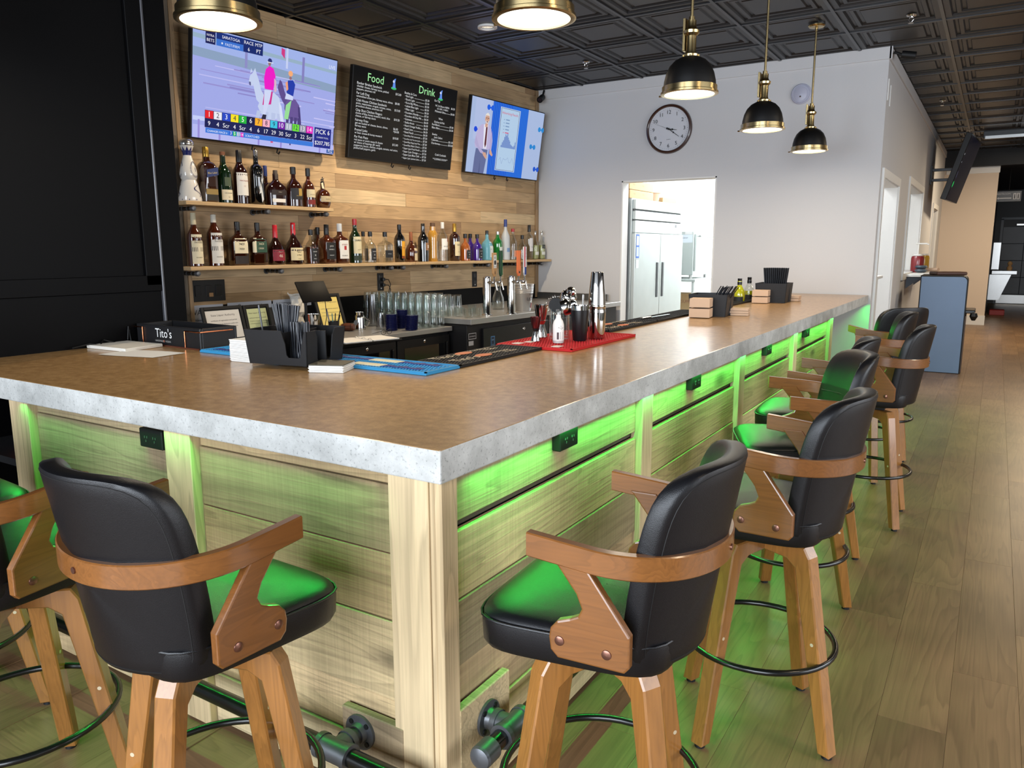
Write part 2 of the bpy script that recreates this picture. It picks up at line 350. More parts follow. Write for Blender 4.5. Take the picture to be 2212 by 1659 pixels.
# floor slab and vinyl planks
floor = struct('floor', bx(MB(), -6.2, 5.2, -4.2, 27.0, -0.12, -0.004), M_floor)
PWd, PLn = 0.20, 1.22
plank_me = {}
def plank_mesh(L_, wd, th, key, material, ch=0.002):
    k = (round(L_, 3), round(wd, 3), round(th, 3), key)
    if k in plank_me: return plank_me[k]
    mb = MB(); x, y = L_ / 2, wd / 2
    vs = [(-x, -y, -th), (x, -y, -th), (x, y, -th), (-x, y, -th), (-x, -y, -ch), (x, -y, -ch), (x, y, -ch), (-x, y, -ch), (-x + ch, -y + ch, 0), (x - ch, -y + ch, 0), (x - ch, y - ch, 0), (-x + ch, y - ch, 0)]
    fs = [(0, 1, 5, 4), (1, 2, 6, 5), (2, 3, 7, 6), (3, 0, 4, 7), (4, 5, 9, 8), (5, 6, 10, 9), (6, 7, 11, 10), (7, 4, 8, 11), (8, 9, 10, 11)]
    mb.add(vs, fs); me = bpy.data.meshes.new('plank'); me.from_pydata(mb.v, [], mb.f); me.materials.append(material); me.update(); plank_me[k] = me; return me
cand = []
for i in range(-24, 18):
    offs = (i * 0.437) % PLn
    for j in range(-1, 22):
        x = i * PWd + 0.1; y = j * PLn + offs
        if y < 0.2: continue
        p = project((x, y, 0))
        if p[2] < 0.3: continue
        sz = 1660 * PWd / p[2]
        vis = -160 < p[0] < 2380 and p[1] < 1950
        hidden = (x < -1.35 and y > 1.6) or x < -3.6
        if vis and not hidden: cand.append((p[2], x, y))
cand.sort()
near = cand[:288]; far = cand[288:]
me_fp = plank_mesh(PLn - 0.0008, PWd - 0.0007, 0.0035, 'floor', M_floor, 0.0004)
for d, x, y in near: obj('floor_plank', me_fp, floor, (x, y, 0.0), (0, 0, R(90)))
fb = MB()
for d, x, y in far: bx(fb, x - PWd / 2 + .001, x + PWd / 2 - .001, y - PLn / 2 + .001, y + PLn / 2 - .001, -0.004, 0.0 - random.random() * .0004)
o = fb.build('distant_floor_planks', M_floor, floor); o['kind'] = 'stuff'

# ceiling: black coffered tiles in a tee grid
ceiling = struct('ceiling', bx(MB(), -6.2, 5.2, -4.2, 18.6, CZ + 0.03, CZ + 0.13), M_black)
TS = 0.746; TX0 = -0.545; TY0 = 7.72
tm = MB(); h = TS / 2 - 0.014
def ringf(mb, a, za, b, zb):
    q = [(-1, -1), (1, -1), (1, 1), (-1, 1)]
    vs = [(s_ * a, t_ * a, za) for s_, t_ in q] + [(s_ * b, t_ * b, zb) for s_, t_ in q]
    mb.add(vs, [(i, 4 + i, 4 + (i + 1) % 4, (i + 1) % 4) for i in range(4)])
steps = [(h, 0.0), (h - 0.045, 0.0), (h - 0.055, 0.02), (h - 0.075, 0.02), (h - 0.085, 0.008), (h - 0.115, 0.008), (h - 0.125, 0.024), (h - 0.150, 0.024), (h - 0.16, 0.012)]
for (a, za), (b, zb) in zip(steps, steps[1:]): ringf(tm, a, za, b, zb)
a, za = steps[-1]; tm.add([(-a, -a, za), (-a, a, za), (a, a, za), (a, -a, za)], [(0, 1, 2, 3)])
tile_me = bpy.data.meshes.new('ceiling_tile'); tile_me.from_pydata(tm.v, [], tm.f); tile_me.materials.append(M_ceil); tile_me.update()
nt_ = 0
for i in range(-7, 7):
    for j in range(-9, 15):
        x = TX0 + (i + .5) * TS; y = TY0 + (j + .5) * TS
        p = project((x, y, CZ))
        if p[2] < 0.5 or not (-150 < p[0] < 2380 and p[1] > -190): continue
        if x < -5.3 or (y > YF and -5 < x < -1.4) or y > 17.9: continue
        obj('ceiling_tile', tile_me, ceiling, (x, y, CZ)); nt_ += 1
for i in range(-7, 8):
    x = TX0 + i * TS
    y1 = 17.9 if x > -1.02 else YF - .02
    obj('grid_runner', bx(MB(), -0.013, 0.013, 0.2, y1, -0.012, 0.02).build('grid_runner_shape', M_ceilbar).data, ceiling, (x, 0, CZ))
for o in [o for o in COL.objects if o.name.startswith('grid_runner_shape')]: bpy.data.objects.remove(o)
for j in range(-9, 15):
    y = TY0 + j * TS
    if y > 17.9: continue
    x0 = -5.25 if y < YF else -1.02
    bx(MB(), x0, 5.0, y - .011, y + .011, CZ - .009, CZ + .02).build('grid_cross_bar', M_ceilbar, ceiling)
# dropped soffit at the end of the aisle
bx(MB(), -1.03, 5.0, 17.95, 27.0, 3.10, 3.44).build('soffit', M_black, ceiling)

# wood clad wall behind the bar
ww = MB(); Mw = Matrix.Translation(CN) @ Matrix.Rotation(RZ_W, 4, 'Z')
ww.box((-2.45, 0.09, 1.72), (5.2, 0.14, 3.46), M_black, M=Mw)
wall_l = struct('wall_left', ww, M_black)
PH = 0.127; z = 0.93; row = 0
while z < CZ - 0.005:
    z1 = min(z + PH, CZ - .002); s = -4.95 + (-0.9 * ((row * 0.618) % 1.0)); 
    while s < 0:
        L_ = random.choice((1.25, 1.6, 1.9, 2.2)); s1 = min(s + L_, 0.0); s0 = max(s, -4.86)
        if s1 - s0 > 0.05:
            me = plank_mesh(s1 - s0 - .0015, z1 - z - .001, 0.018, 'wallwood', M_wallwood, 0.0015)
            c = W((s0 + s1) / 2, 0.018 + random.random() * .0015, (z + z1) / 2)
            o = obj('wall_plank', me, wall_l, c); o.rotation_euler = (R(90), 0, RZ_W)
        s = s1
    z = z1; row += 1
# grey vertical board at the left end, corner boards either side
MB().box((0, 0, 0), (0.20, 0.03, 2.47), None, 0.003).build('corner_board', M_greywood, wall_l, W(-4.875, 0.03, 2.17), (0, 0, RZ_W))
MB().box((0, 0, 0), (0.035, 0.026, 2.47), None, 0.003).build('corner_board', wood('corner_trim_wood', [(160, 132, 98), (150, 122, 90)], (1.2, 10, 10), 0.55, 0.15, 0.3, 1.5, axis='Z'), wall_l, W(-4.755, 0.03, 2.17), (0, 0, RZ_W))
o = MB().box((0, 0, 0), (0.055, 0.02, 2.47), None, 0.003).build('corner_board', _M['corner_trim_wood'], wall_l, W(-0.03, 0.03, 2.17), (0, 0, RZ_W))
# black backsplash under the boards
bsp = MB().box((-2.43, -0.012, 0.54), (4.86, 0.024, 1.12), None, 0.003).build('backsplash', M_blackwall, wall_l); bsp.location = CN; bsp.rotation_euler = (0, 0, RZ_W)

# white end wall with the kitchen doorway
fw = MB()
bx(fw, -5.1, -3.752, YF, YF + .15, 0, CZ, M_wall); bx(fw, -3.752, -2.645, YF, YF + .15, 2.30, CZ, M_wall); bx(fw, -2.645, -1.03, YF, YF + .15, 0, CZ, M_wall)
struct('wall_back', fw, M_wall)
jb = MB()
bx(jb, -3.754, -3.738, YF - .003, YF + .155, 0, 2.30); bx(jb, -2.659, -2.643, YF - .003, YF + .155, 0, 2.30); bx(jb, -3.754, -2.643, YF - .003, YF + .155, 2.286, 2.302)
struct('trim_1', jb, M_white)
struct('trim_2', bx(MB(), -4.92, -1.004, YF - .016, YF, 3.297, CZ, None, .002), M_wall)
# aisle wall (kitchen side) with a doorway, a serving window and a further door
rw = MB(); X0, X1 = -1.18, -1.03
for (y0, y1, z0, z1) in ((YF + .15, 8.66, 0, CZ), (8.66, 10.05, 2.225, CZ), (10.05, 11.32, 0, CZ), (11.32, 13.36, 0, 1.20), (11.32, 13.36, 2.345, CZ), (13.36, 15.75, 0, CZ), (15.75, 16.9, 2.23, CZ), (16.9, 18.3, 0, CZ)):
    bx(rw, X0, X1, y0, y1, z0, z1, M_wall)
struct('wall_right', rw, M_wall)
struct('trim_3', bx(MB(), -1.03, -1.012, YF - .016, 18.15, 3.295, CZ, None, .002), M_wall)
def casing(n, y0, y1, z0, z1, sill):
    c = MB(); wd = .085
    bx(c, -1.032, -1.010, y0 - wd, y0, z0 - (wd if sill else 0), z1 + wd); bx(c, -1.032, -1.010, y1, y1 + wd, z0 - (wd if sill else 0), z1 + wd); bx(c, -1.032, -1.010, y0, y1, z1, z1 + wd)
    bx(c, -1.181, -1.03, y0 - .006, y0 + .012, z0, z1); bx(c, -1.181, -1.03, y1 - .012, y1 + .006, z0, z1); bx(c, -1.181, -1.03, y0, y1, z1 - .012, z1)
    if sill: bx(c, -1.032, -1.010, y0, y1, z0 - wd, z0)
    return struct(n, c, M_white)
casing('trim_4', 8.66, 10.05, 0, 2.225, False); casing('trim_5', 11.32, 13.36, 1.20, 2.345, True); casing('trim_6', 15.75, 16.9, 0, 2.23, False)
# kitchen room beyond
kr = MB(); bx(kr, -5.1, -1.18, 14.6, 14.75, 0, 3.1, M_kitchen); bx(kr, -5.25, -5.1, YF, 14.75, 0, 3.1, M_kitchen); bx(kr, -5.25, -1.18, YF + .15, 14.75, 3.02, 3.1, M_kitchen)
struct('wall_kitchen', kr, M_kitchen)
struct('wall_pantry', bx(MB(), -2.75, -2.65, 9.9, 14.6, 0, 3.02), M_kitchen)
struct('wall_storeroom', bx(MB(), -2.6, -2.5, 14.75, 18.3, 0, 3.0), M_wall)
# peach end wall of the aisle with its baseboard, then the dark corridor
struct('wall_end', bx(MB(), -2.5, -0.10, 18.15, 18.3, 0, CZ), mat('peach_wall_paint', (214, 198, 180), 0.75, spec=0.2))
struct('trim_7', bx(MB(), -1.0, -0.085, 18.13, 18.15, 2.98, 3.10), M_white)
struct('baseboard_end', bx(MB(), -1.03, -0.09, 18.13, 18.15, 0, 0.19), M_white)
ac = MB(); bx(ac, -0.22, -0.1, 18.3, 25.6, 0, 3.1); bx(ac, -0.22, 4.0, 25.6, 25.75, 0, 3.1)
struct('wall_corridor', ac, mat('charcoal_wall_paint', (26, 26, 28), 0.5))
struct('wall_side', bx(MB(), 5.0, 5.15, -4.2, 27, 0, CZ), M_wall)
struct('wall_front', bx(MB(), -6.2, 5.2, -4.35, -4.2, 0, CZ), M_wall)
# corridor door
dr = tag(obj('door_1', None, None, (0.62, 25.57, 0)), kind='structure')
M_ddoor = mat('dark_blue_grey_door', (52, 58, 66), 0.4, noise=0.25, nscale=6)
for iz in range(4):
    for ix in range(2): MB().box((-.27 + ix * .52, 0, .5 + iz * .46), (.515, .05, .455), None, .006).build('door_panel', M_ddoor, dr)
MB().box((-.01, 0, .13), (1.04, .06, .24), None, .004).build('kick_plate', M_steel, dr)
MB().box((-.03, -.05, 2.16), (.4, .08, .06), None, .008).build('door_closer', M_steel, dr)
cs = MB(); cs.box((-.56, .01, 1.16), (.06, .07, 2.32)).box((.54, .01, 1.16), (.06, .07, 2.32)).box((0, .01, 2.33), (1.18, .07, .06)); cs.build('door_frame', mat('door_frame_grey', (70, 76, 84), 0.4), dr)

# black panelled wall on the left
bw = MB(); bx(bw, -3.85, -3.65, 0.0, 2.53, 0, CZ, M_blackwall); wl_ = struct('wall_side_black', bw, M_blackwall)
for (y0, y1, z0, z1, t) in ((2.35, 2.43, 1.35, CZ, .018), (0.0, 2.43, 1.32, 1.40, .018), (0.6, 0.68, 1.4, CZ, .018), (0.0, 2.43, 0.9, 1.32, .006)):
    bx(MB(), -3.65, -3.65 + t, y0, y1, z0, z1, None, .002).build('wall_moulding', M_blackwall, wl_)
bx(MB(), -3.65, -3.628, 2.432, 2.445, 0.9, CZ, None, .003).build('corner_bead', mat('grey_corner_edge', (70, 70, 74), 0.3), wl_)  # bead coloured a paler grey than the wall
bx(MB(), -3.86, -3.64, 2.45, 2.57, 0, CZ, None, .003).build('end_stile', M_blackwall, wl_)

# ------------------------------------------------------------------ the L-shaped bar
bar = thing('bar_counter', 'L-shaped bar with thick concrete top over rough sawn boards and green glow', 'bar counter', (-1.05, 1.372, 0))
BO = Vector((-1.05, 1.372, 0))
def bl(x, y, z): return (x - BO.x, y - BO.y, z)
ct = bmesh.new()
Lp = [(-3.648, 1.372), (-1.05, 1.372), (-1.05, YF - .018), (-1.97, YF - .018), (-1.97, 2.44), (-3.648, 2.44)]
lo = [ct.verts.new(bl(x, y, .985)) for x, y in Lp]; hi = [ct.verts.new(bl(x, y, 1.067)) for x, y in Lp]
ct.faces.new(lo[::-1]); ct.faces.new(hi)
for i in range(6): ct.faces.new((lo[i], lo[(i + 1) % 6], hi[(i + 1) % 6], hi[i]))
bmesh.ops.recalc_face_normals(ct, faces=ct.faces[:])
bmesh.ops.bevel(ct, geom=[e for e in ct.edges], offset=.004, segments=2, affect='EDGES', profile=.5)
mb = MB(); ct.verts.index_update()
vs = [tuple(v.co) for v in ct.verts]
for f in ct.faces:
    top = f.normal.z > 0.9
    pass
o_ = len(mb.v); mb.v += vs; ia = mb.m(M_conctop); ib = mb.m(M_conc)
for f in ct.faces: mb.f.append([v.index for v in f.verts]); mb.mi.append(ia if f.normal.z > .9 else ib); mb.sm.append(False)
ct.free(); mb.build('concrete_top', None, bar)
core = MB()
bx(core, -3.05 - BO.x, -1.13 - BO.x, 1.455 - BO.y, 2.30 - BO.y, .02, .984); bx(core, -1.83 - BO.x, -1.13 - BO.x, 2.30 - BO.y, 6.63 - BO.y, .02, .984)
core.build('inner_frame', M_plasticm, bar)
def bplank(L_, h_, t_, key, material, cx, cy, cz, rz, name='front_board'):
    me = plank_mesh(L_, h_, t_, key, material, .0025)
    o = obj(name, me, bar, bl(cx, cy, cz)); o.rotation_euler = (R(90), 0, rz); return o
# short side (faces -Y): panel plane y=1.43
rows_s = [(.938, .984, .012, 0), (.752, .935, .016, 0), (.566, .749, .016, 0), (.337, .563, .020, 0), (.192, .334, .016, 0), (.02, .189, .022, 1)]
bays_s = [(-2.96, -2.148), (-2.018, -1.238)]
for (xa, xb) in bays_s:
    for (za, zb, pr, kick) in rows_s:
        bplank(xb - xa - .003, zb - za, .02, 'bar_k' if kick else 'bar', M_barkick if kick else M_bar, (xa + xb) / 2, 1.446 - pr, (za + zb) / 2, 0)
# long side (faces +X): panel plane x=-1.105
rows_l = [(.845, .984, .014, 0), (.822, .843, -.004, 2), (.637, .820, .018, 0), (.452, .634, .022, 0), (.262, .449, .014, 0), (.112, .259, .020, 0), (.02, .109, .024, 1)]
posts_y = [(1.47, None), (2.655, 2.76), (3.955, 4.06), (5.225, 5.33), (6.53, 6.65)]
for k in range(4):
    ya = posts_y[k][1] or 1.47; yb = posts_y[k + 1][0]
    for (za, zb, pr, kick) in rows_l:
        m_ = {0: M_bar, 1: M_barkick, 2: M_gap}[kick]
        bplank(yb - ya - .003, zb - za, .02, 'bar%d' % kick, m_, -1.117 + pr, (ya + yb) / 2, (za + zb) / 2, R(90))
def post(x0, x1, y0, y1):
    c = ((x0 + x1) / 2, (y0 + y1) / 2)
    o = MB().box((0, 0, .0), (x1 - x0, y1 - y0, .975), None, .0025).build('corner_post' if x0 > -1.25 and y0 < 1.5 else 'post', M_barpost, bar, bl(c[0], c[1], .4965)); return o
post(-3.09, -2.96, 1.40, 1.448); post(-2.146, -2.020, 1.40, 1.448); post(-1.238, -1.112, 1.400, 1.446)
post(-1.094, -1.072, 1.402, 1.468); post(-1.110, -1.095, 1.4035, 1.44)
for y0, y1 in posts_y[1:]: post(-1.122, -1.075, y0, y1)
# unseen fin added under the overhang to keep LED light off the board tops
ch = MB(); bx(ch, -1.0775 - BO.x, -1.0745 - BO.x, 1.50 - BO.y, 8.40 - BO.y, .978, .985); bx(ch, -3.06 - BO.x, -1.0745 - BO.x, 1.3955 - BO.y, 1.3985 - BO.y, .978, .985)
ch.build('led_shading_fin', M_plasticm, bar)
GREEN = (0.02, 1.0, 0.10)
area_light('green_led_strip', (-1.069, 4.97, .9835), 6.85, 31.0, GREEN, (0.42, 0, -1), .006, R(160))
area_light('green_led_strip', (-2.14, 1.3905, .9835), 1.72, 6.2, GREEN, (0, -0.75, -1), .006, R(150))
# footrail blocks, flanges, tees and pipe
rail = obj('foot_rail', MB().cyl(bl(-3.05, 1.30, .230), bl(-1.09, 1.30, .230), .0235, M_blackpipe, 16).cyl(bl(-.99, 1.47, .265), bl(-.99, 6.60, .265), .0235, M_blackpipe, 16).build('foot_rail_shape').data, bar)
bpy.data.objects.remove(bpy.data.objects['foot_rail_shape'])
def flange(c, d, tee):
    """wall flange at c, stub along d, tee at the rail"""
    d = Vector(d); c = Vector(c); f = MB()
    f.cyl(c, c + d * .008, .05, M_iron, 24).cyl(c + d * .008, c + d * .022, .03, M_iron, 20, .026)
    for k in range(4):
        a = R(45 + 90 * k); u = Vector((0, 0, 1)); v = d.cross(u); q = c + d * .008 + (u * math.sin(a) + v * math.cos(a)) * .038
        f.cyl(q, q + d * .003, .0075, M_black, 10)
    f.build('flange', M_iron, rail)
    s_ = MB().cyl(c + d * .02, tee, .0205, M_iron, 16); s_.build('stub_pipe', M_iron, rail)
    t = Vector(tee); ax = Vector((-d.y, d.x, 0)); tb = MB()
    tb.cyl(t - ax * .052, t + ax * .052, .031, M_iron, 18).cyl(t - d * .052, t, .029, M_iron, 18)
    for sg in (-1, 1): tb.cyl(t + ax * sg * .040, t + ax * sg * .056, .034, M_iron, 18)
    tb.cyl(t - d * .056, t - d * .040, .033, M_iron, 18)
    tb.build('tee_fitting', M_iron, rail)
for x in (-1.358, -2.92):
    MB().box((0, 0, 0), (.235 if x < -2 else .22, .026, .262), None, .003).build('flange_block', M_bar, bar, bl(x + (.04 if x > -2 else 0), 1.411, .155))
    flange(bl(x, 1.398, .230), (0, -1, 0), bl(x, 1.30, .230))
for y in (1.588, 3.40, 5.20):
    MB().box((0, 0, 0), (.026, .24, .262), None, .003).build('flange_block', M_bar, bar, bl(-1.083, y - .005, .220))
    flange(bl(-1.070, y, .265), (1, 0, 0), bl(-.99, y, .265))
MB().cyl(bl(-.99, 1.437, .265), bl(-.99, 1.485, .265), .031, M_iron, 20).lathe([(.031, 0), (.028, .008), (.018, .013), (0, .014)], 20, M_iron, Matrix.Translation(bl(-.99, 1.438, .265)) @ Matrix.Rotation(R(90), 4, 'X')).build('end_cap', M_iron, rail)
# outlets under the overhang
def outlet(c, rz, parent, name='outlet_box'):
    f = MB(); f.box((0, 0, 0), (.118, .03, .062), M_black, .003)
    o = f.build(name, M_black, parent, c, (0, 0, rz))
    g = MB()
    for dx in (-.022, .022):
        for px_, pz in ((-.006, .004), (.006, .004), (0, -.008)): g.box((dx + px_, -.0165, pz), (.003, .002, .007))
    g.build('socket_slots', mat('grey_contact', (96, 98, 100), 0.35, 0.5), o)
    return o
outlet(bl(-2.232, 1.425, .934), 0, bar); outlet(bl(-2.232, 1.425, .934), 0, bar) if False else None
for y in (2.06, 3.27, 4.56, 5.65): outlet(bl(-1.088, y, .948), R(90), bar)

# things stored in the opening at the left end of the bar
o = tag(MB().lathe([(.05, 0), (.055, .01), (.055, .15), (.03, .20), (.018, .215), (.018, .24), (0, .24)], 16).build('juice_bottle', mat('orange_juice', (176, 70, 18), .3, coat=.5), None, (-3.36, 1.60, .7195)), 'orange bottle on the dark shelf under the bar at its left end', 'bottle')
sh = tag(bx(MB(), -3.64, -3.14, 1.45, 2.30, .69, .719).build('under_shelf', M_plasticm), 'dark shelf under the bar at its open left end', 'shelf')
def crumple(name, loc, size, material, label, cat):
    bm_ = bmesh.new(); bmesh.ops.create_icosphere(bm_, subdivisions=3, radius=1)
    rnd = random.Random(hash(name) % 97)
    for v in bm_.verts: v.co = Vector((v.co.x * size[0], v.co.y * size[1], v.co.z * size[2])) * (1 + .32 * (rnd.random() - .5))
    return tag(MB().bm(bm_).build(name, material, None, loc), label, cat)
crumple('plastic_bag', (-3.33, 1.66, .565), (.11, .11, .09), mat('black_bag_film', (15, 15, 16), .15, spec=.7), 'crumpled black plastic bag under the left end of the bar', 'bag')
crumple('garbage_bag', (-3.30, 1.75, .22), (.13, .17, .19), mat('blue_grey_bag_film', (70, 80, 96), .2, spec=.7), 'crumpled blue grey bag on the floor under the left end of the bar', 'bag')

# ------------------------------------------------------------------ bar stools
def arc_pts():
    P = []; cx0, ax_, by_ = -.06, .206, .240
    P.append((.072, .24)); P.append((.0, .2405)); P.append((-.06, .24))
    for k in range(1, 40):
        t = PI / 2 + PI * k / 40; P.append((cx0 + ax_ * math.cos(t), by_ * math.sin(t)))
    P += [(-.06, -.24), (.0, -.2405), (.072, -.24)]
    return P
def stool():
    root = thing('bar_stool', 'stool', 'bar stool', (0, 0, 0), 0, 'bar stools along the bar')
    # legs: a half cross arm bending down into a splayed leg
    prof = [(.012, .596), (.100, .592), (.132, .570), (.247, .012), (.284, .012), (.179, .612), (.160, .642), (.012, .642)]
    prof = [(r, z) for r, z in prof]
    lg = MB().prism(prof, -.024, .024, 'XZ', M_legwood, bev=.004, seg=1)
    lme = None
    for k in range(4):
        if lme is None: o = lg.build('leg', M_legwood, root, (0, 0, 0), (0, 0, k * PI / 2)); lme = o.data; g = MB().cyl((.266, 0, .0), (.266, 0, .014), .016, M_rubber, 12, .013).build('glide', M_rubber, o); gm = g.data; hb = MB().cyl((.206, -.0245, .35), (.206, .0245, .35), .0055, mat('pale_bolt_hole', (196, 180, 150), .5), 10).build('bolt_hole', None, o); hm = hb.data
        else:
            o = obj('leg', lme, root, (0, 0, 0), (0, 0, k * PI / 2)); obj('glide', gm, o); obj('bolt_hole', hm, o)
        o['leg_k'] = k
    # foot ring
    MB().tube([(.234 * math.cos(2 * PI * k / 48), .234 * math.sin(2 * PI * k / 48), .29) for k in range(48)], .0095, M_blackpipe, 10, True).build('foot_ring', M_blackpipe, root)
    sp = MB(); sp.box((-.0, 0, .6655), (.20, .20, .009), M_steel, .002).box((0, 0, .6500), (.17, .17, .014), M_black, .002); sp.cyl((0, 0, .642), (0, 0, .668), .055, M_steel, 20); sp.build('swivel_plate', M_steel, root)
    # seat: rounded trapezoid with a welted top edge
    def outline(inset, n=64):
        pts = []
        for k in range(n):
            t = 2 * PI * k / n; ct, st_ = math.cos(t), math.sin(t)
            e = 5.2; kk = 1 / ((abs(ct) ** e + abs(st_) ** e) ** (1 / e)); x = ct * kk; y = st_ * kk
            X = .015 + x * (.212 - inset); Y = y * (.210 + .022 * x - inset); pts.append((X, Y))
        return pts
    rows = []
    for ins, z in ((.03, .672), (.006, .678), (0, .690), (-.002, .735), (-.001, .744), (.003, .7475), (.002, .750), (.006, .757), (.022, .765), (.06, .771), (.12, .776), (.19, .778)):
        rows.append([(x, y, z) for x, y in outline(ins)] + [(*outline(ins)[0], z)])
    s_ = MB().grid(rows, M_leather, True); s_.add([(x, y, .672) for x, y in outline(.03)], [list(range(64))[::-1]], M_leather); s_.add([(x, y, .778) for x, y in outline(.19)], [list(range(64))], M_leather)
    seat = s_.build('seat', M_leather, root)
    wl2 = MB().tube([(x, y, .7462) for x, y in outline(-.0025)], .0028, M_leather, 6, True).build('welt', M_leather, seat)
    # curved padded back
    def bk(u, v, off):
        """u -1..1 across, v 0..1 up, off>0 to the front"""
        z = .688 + .428 * v
        hw = .188 + .014 * math.sin(min(v, .8) / .8 * PI * .6)
        e = 3.6
        # rounded outline: superellipse
        vv = 2 * v - 1
        y = u * hw
        xc = -.228 - .072 * v ** 1.15
        x = xc + 2.35 * y * y * (1 - .10 * v) + off
        return (x, y, z)
    def shape(inset, n=72):
        P = []
        for k in range(n):
            t = 2 * PI * k / n; ct, st_ = math.cos(t), math.sin(t); e = 5.0 if st_ > 0 else 16.0
            kk = 1 / ((abs(ct) ** e + abs(st_) ** e) ** (1 / e)); P.append((ct * kk * (1 - inset), .5 + .5 * st_ * kk * (1 - inset * .95)))
        return P
    rows = []
    for ins, off in ((.9, -.001), (.5, -.001), (.18, .0), (.05, .0012), (.012, .004), (0, .010), (0, .034), (.012, .042), (.05, .048), (.18, .052), (.5, .053), (.9, .053)):
        S = shape(ins); rows.append([bk(u, v, off) for u, v in S] + [bk(*S[0], off)])
    b_ = MB().grid(rows, M_leather, True); n = 72
    for ins, off, rev in ((.9, -.001, 1), (.9, .053, 0)):
        S = shape(ins); f = list(range(n)); b_.add([bk(u, v, off) for u, v in S], [f[::-1] if rev else f], M_leather)
    back = b_.build('backrest', M_leather, root)
    st = MB(); S = shape(.055); st.tube([bk(u, v, .0015) for u, v in S], .0013, mat('black_thread', (10, 10, 11), .6), 5, True)
    st.tube([bk(u, .56, .0535) for u in [i / 10 - .9 for i in range(19)]], .003, M_leather, 6); st.tube([bk(0, v, .0535) for v in [.1 + .08 * i for i in range(11)]], .003, M_leather, 6)
    st.build('stitching', None, back)
    # bent wood arm band
    P = arc_pts(); pts = []; fr = []
    for i, (x, y) in enumerate(P):
        a = Vector((*P[max(i - 1, 0)], 0)); b = Vector((*P[min(i + 1, len(P) - 1)], 0)); t = (b - a).normalized(); nrm = Vector((t.y, -t.x, 0))
        z = .917 + (.030) * max(0, min(1, (x + .27) / .342)); pts.append((x, y, z)); fr.append((nrm, Vector((0, 0, 1))))
    sec = [(-.009, -.025), (.009, -.025), (.0115, -.0225), (.0115, .0225), (.009, .025), (-.009, .025), (-.0115, .0225), (-.0115, -.0225)]
    band = MB().sweep(pts, fr, sec, M_stoolwood, True).build('arm_band', M_stoolwood, root)
    rv = MB().cyl((-.2765, 0, .917), (-.280, 0, .917), .007, M_screw, 12).build('rivet', M_screw, band)
    poly = [(.024, .759), (.021, .778), (.006, .796), (-.021, .806), (-.038, .815), (-.046, .832), (-.034, .861), (.020, .930), (-.046, .930), (-.146, .795), (-.146, .731), (-.136, .719), (.004, .717), (.020, .732)]
    pm = None
    for sg in (1, -1):
        pl = MB().prism(poly, sg * .224, sg * .246, 'XZ', M_stoolwood, bev=.004, seg=2).build('arm_support', M_stoolwood, root)
        for (x, z) in ((0.0, .755), (-.100, .750)):
            MB().lathe([(.0105, 0), (.010, .002), (.006, .0035), (0, .004)], 14, M_screw, Matrix.Translation((x, sg * .246, z)) @ Matrix.Rotation(R(-90 * sg), 4, 'X')).build('rivet', M_screw, pl)
    return root
proto = stool()
STOOLS = [  # x, y, seat heading, leg heading, label
    (-.690, 1.503, 184.0, 61, 'first bar stool on the long side, beside the corner post of the bar'),
    (-.550, 2.392, 177.7, 68, 'second bar stool from the corner post along the long side, whole legs on show'),
    (-.645, 3.245, 203.0, 31, 'third bar stool from the corner post, its quilted green-lit backrest front on show'),
    (-.715, 3.890, 184.0, 20, 'fourth bar stool from the corner post, tucked in behind the quilted one'),
    (-.535, 4.700, 180.0, 46, 'fifth bar stool from the corner post, pulled out towards the aisle'),
    (-.690, 5.620, 188.0, 30, 'sixth bar stool from the corner post, second from the blue cabinet'),
    (-.655, 6.250, 135.0, 50, 'last bar stool by the blue cabinet, turned to show its wide back'),
    (-1.450, 1.018, 88.2, 22.8, 'bar stool on the short side nearest the corner post, green light on its seat'),
    (-2.140, .915, 100.0, 42, 'middle bar stool of the short side, its leg glossy with window light'),
    (-2.800, 1.005, 86.0, 48, 'bar stool at the far left end of the short side, only seat front in view'),
]
for i, (x, y, a, lg, label) in enumerate(STOOLS):
    o = proto if i == 0 else copy_tree(proto)
    o.location = (x, y, 0); o.rotation_euler = (0, 0, R(a)); o['label'] = label; o['group'] = 'bar stools around the bar'
    for c in o.children:
        if 'leg_k' in c: c.rotation_euler = (0, 0, R(lg - a) + c['leg_k'] * PI / 2)
for o in COL.objects:
    if 'leg_k' in o: del o['leg_k']

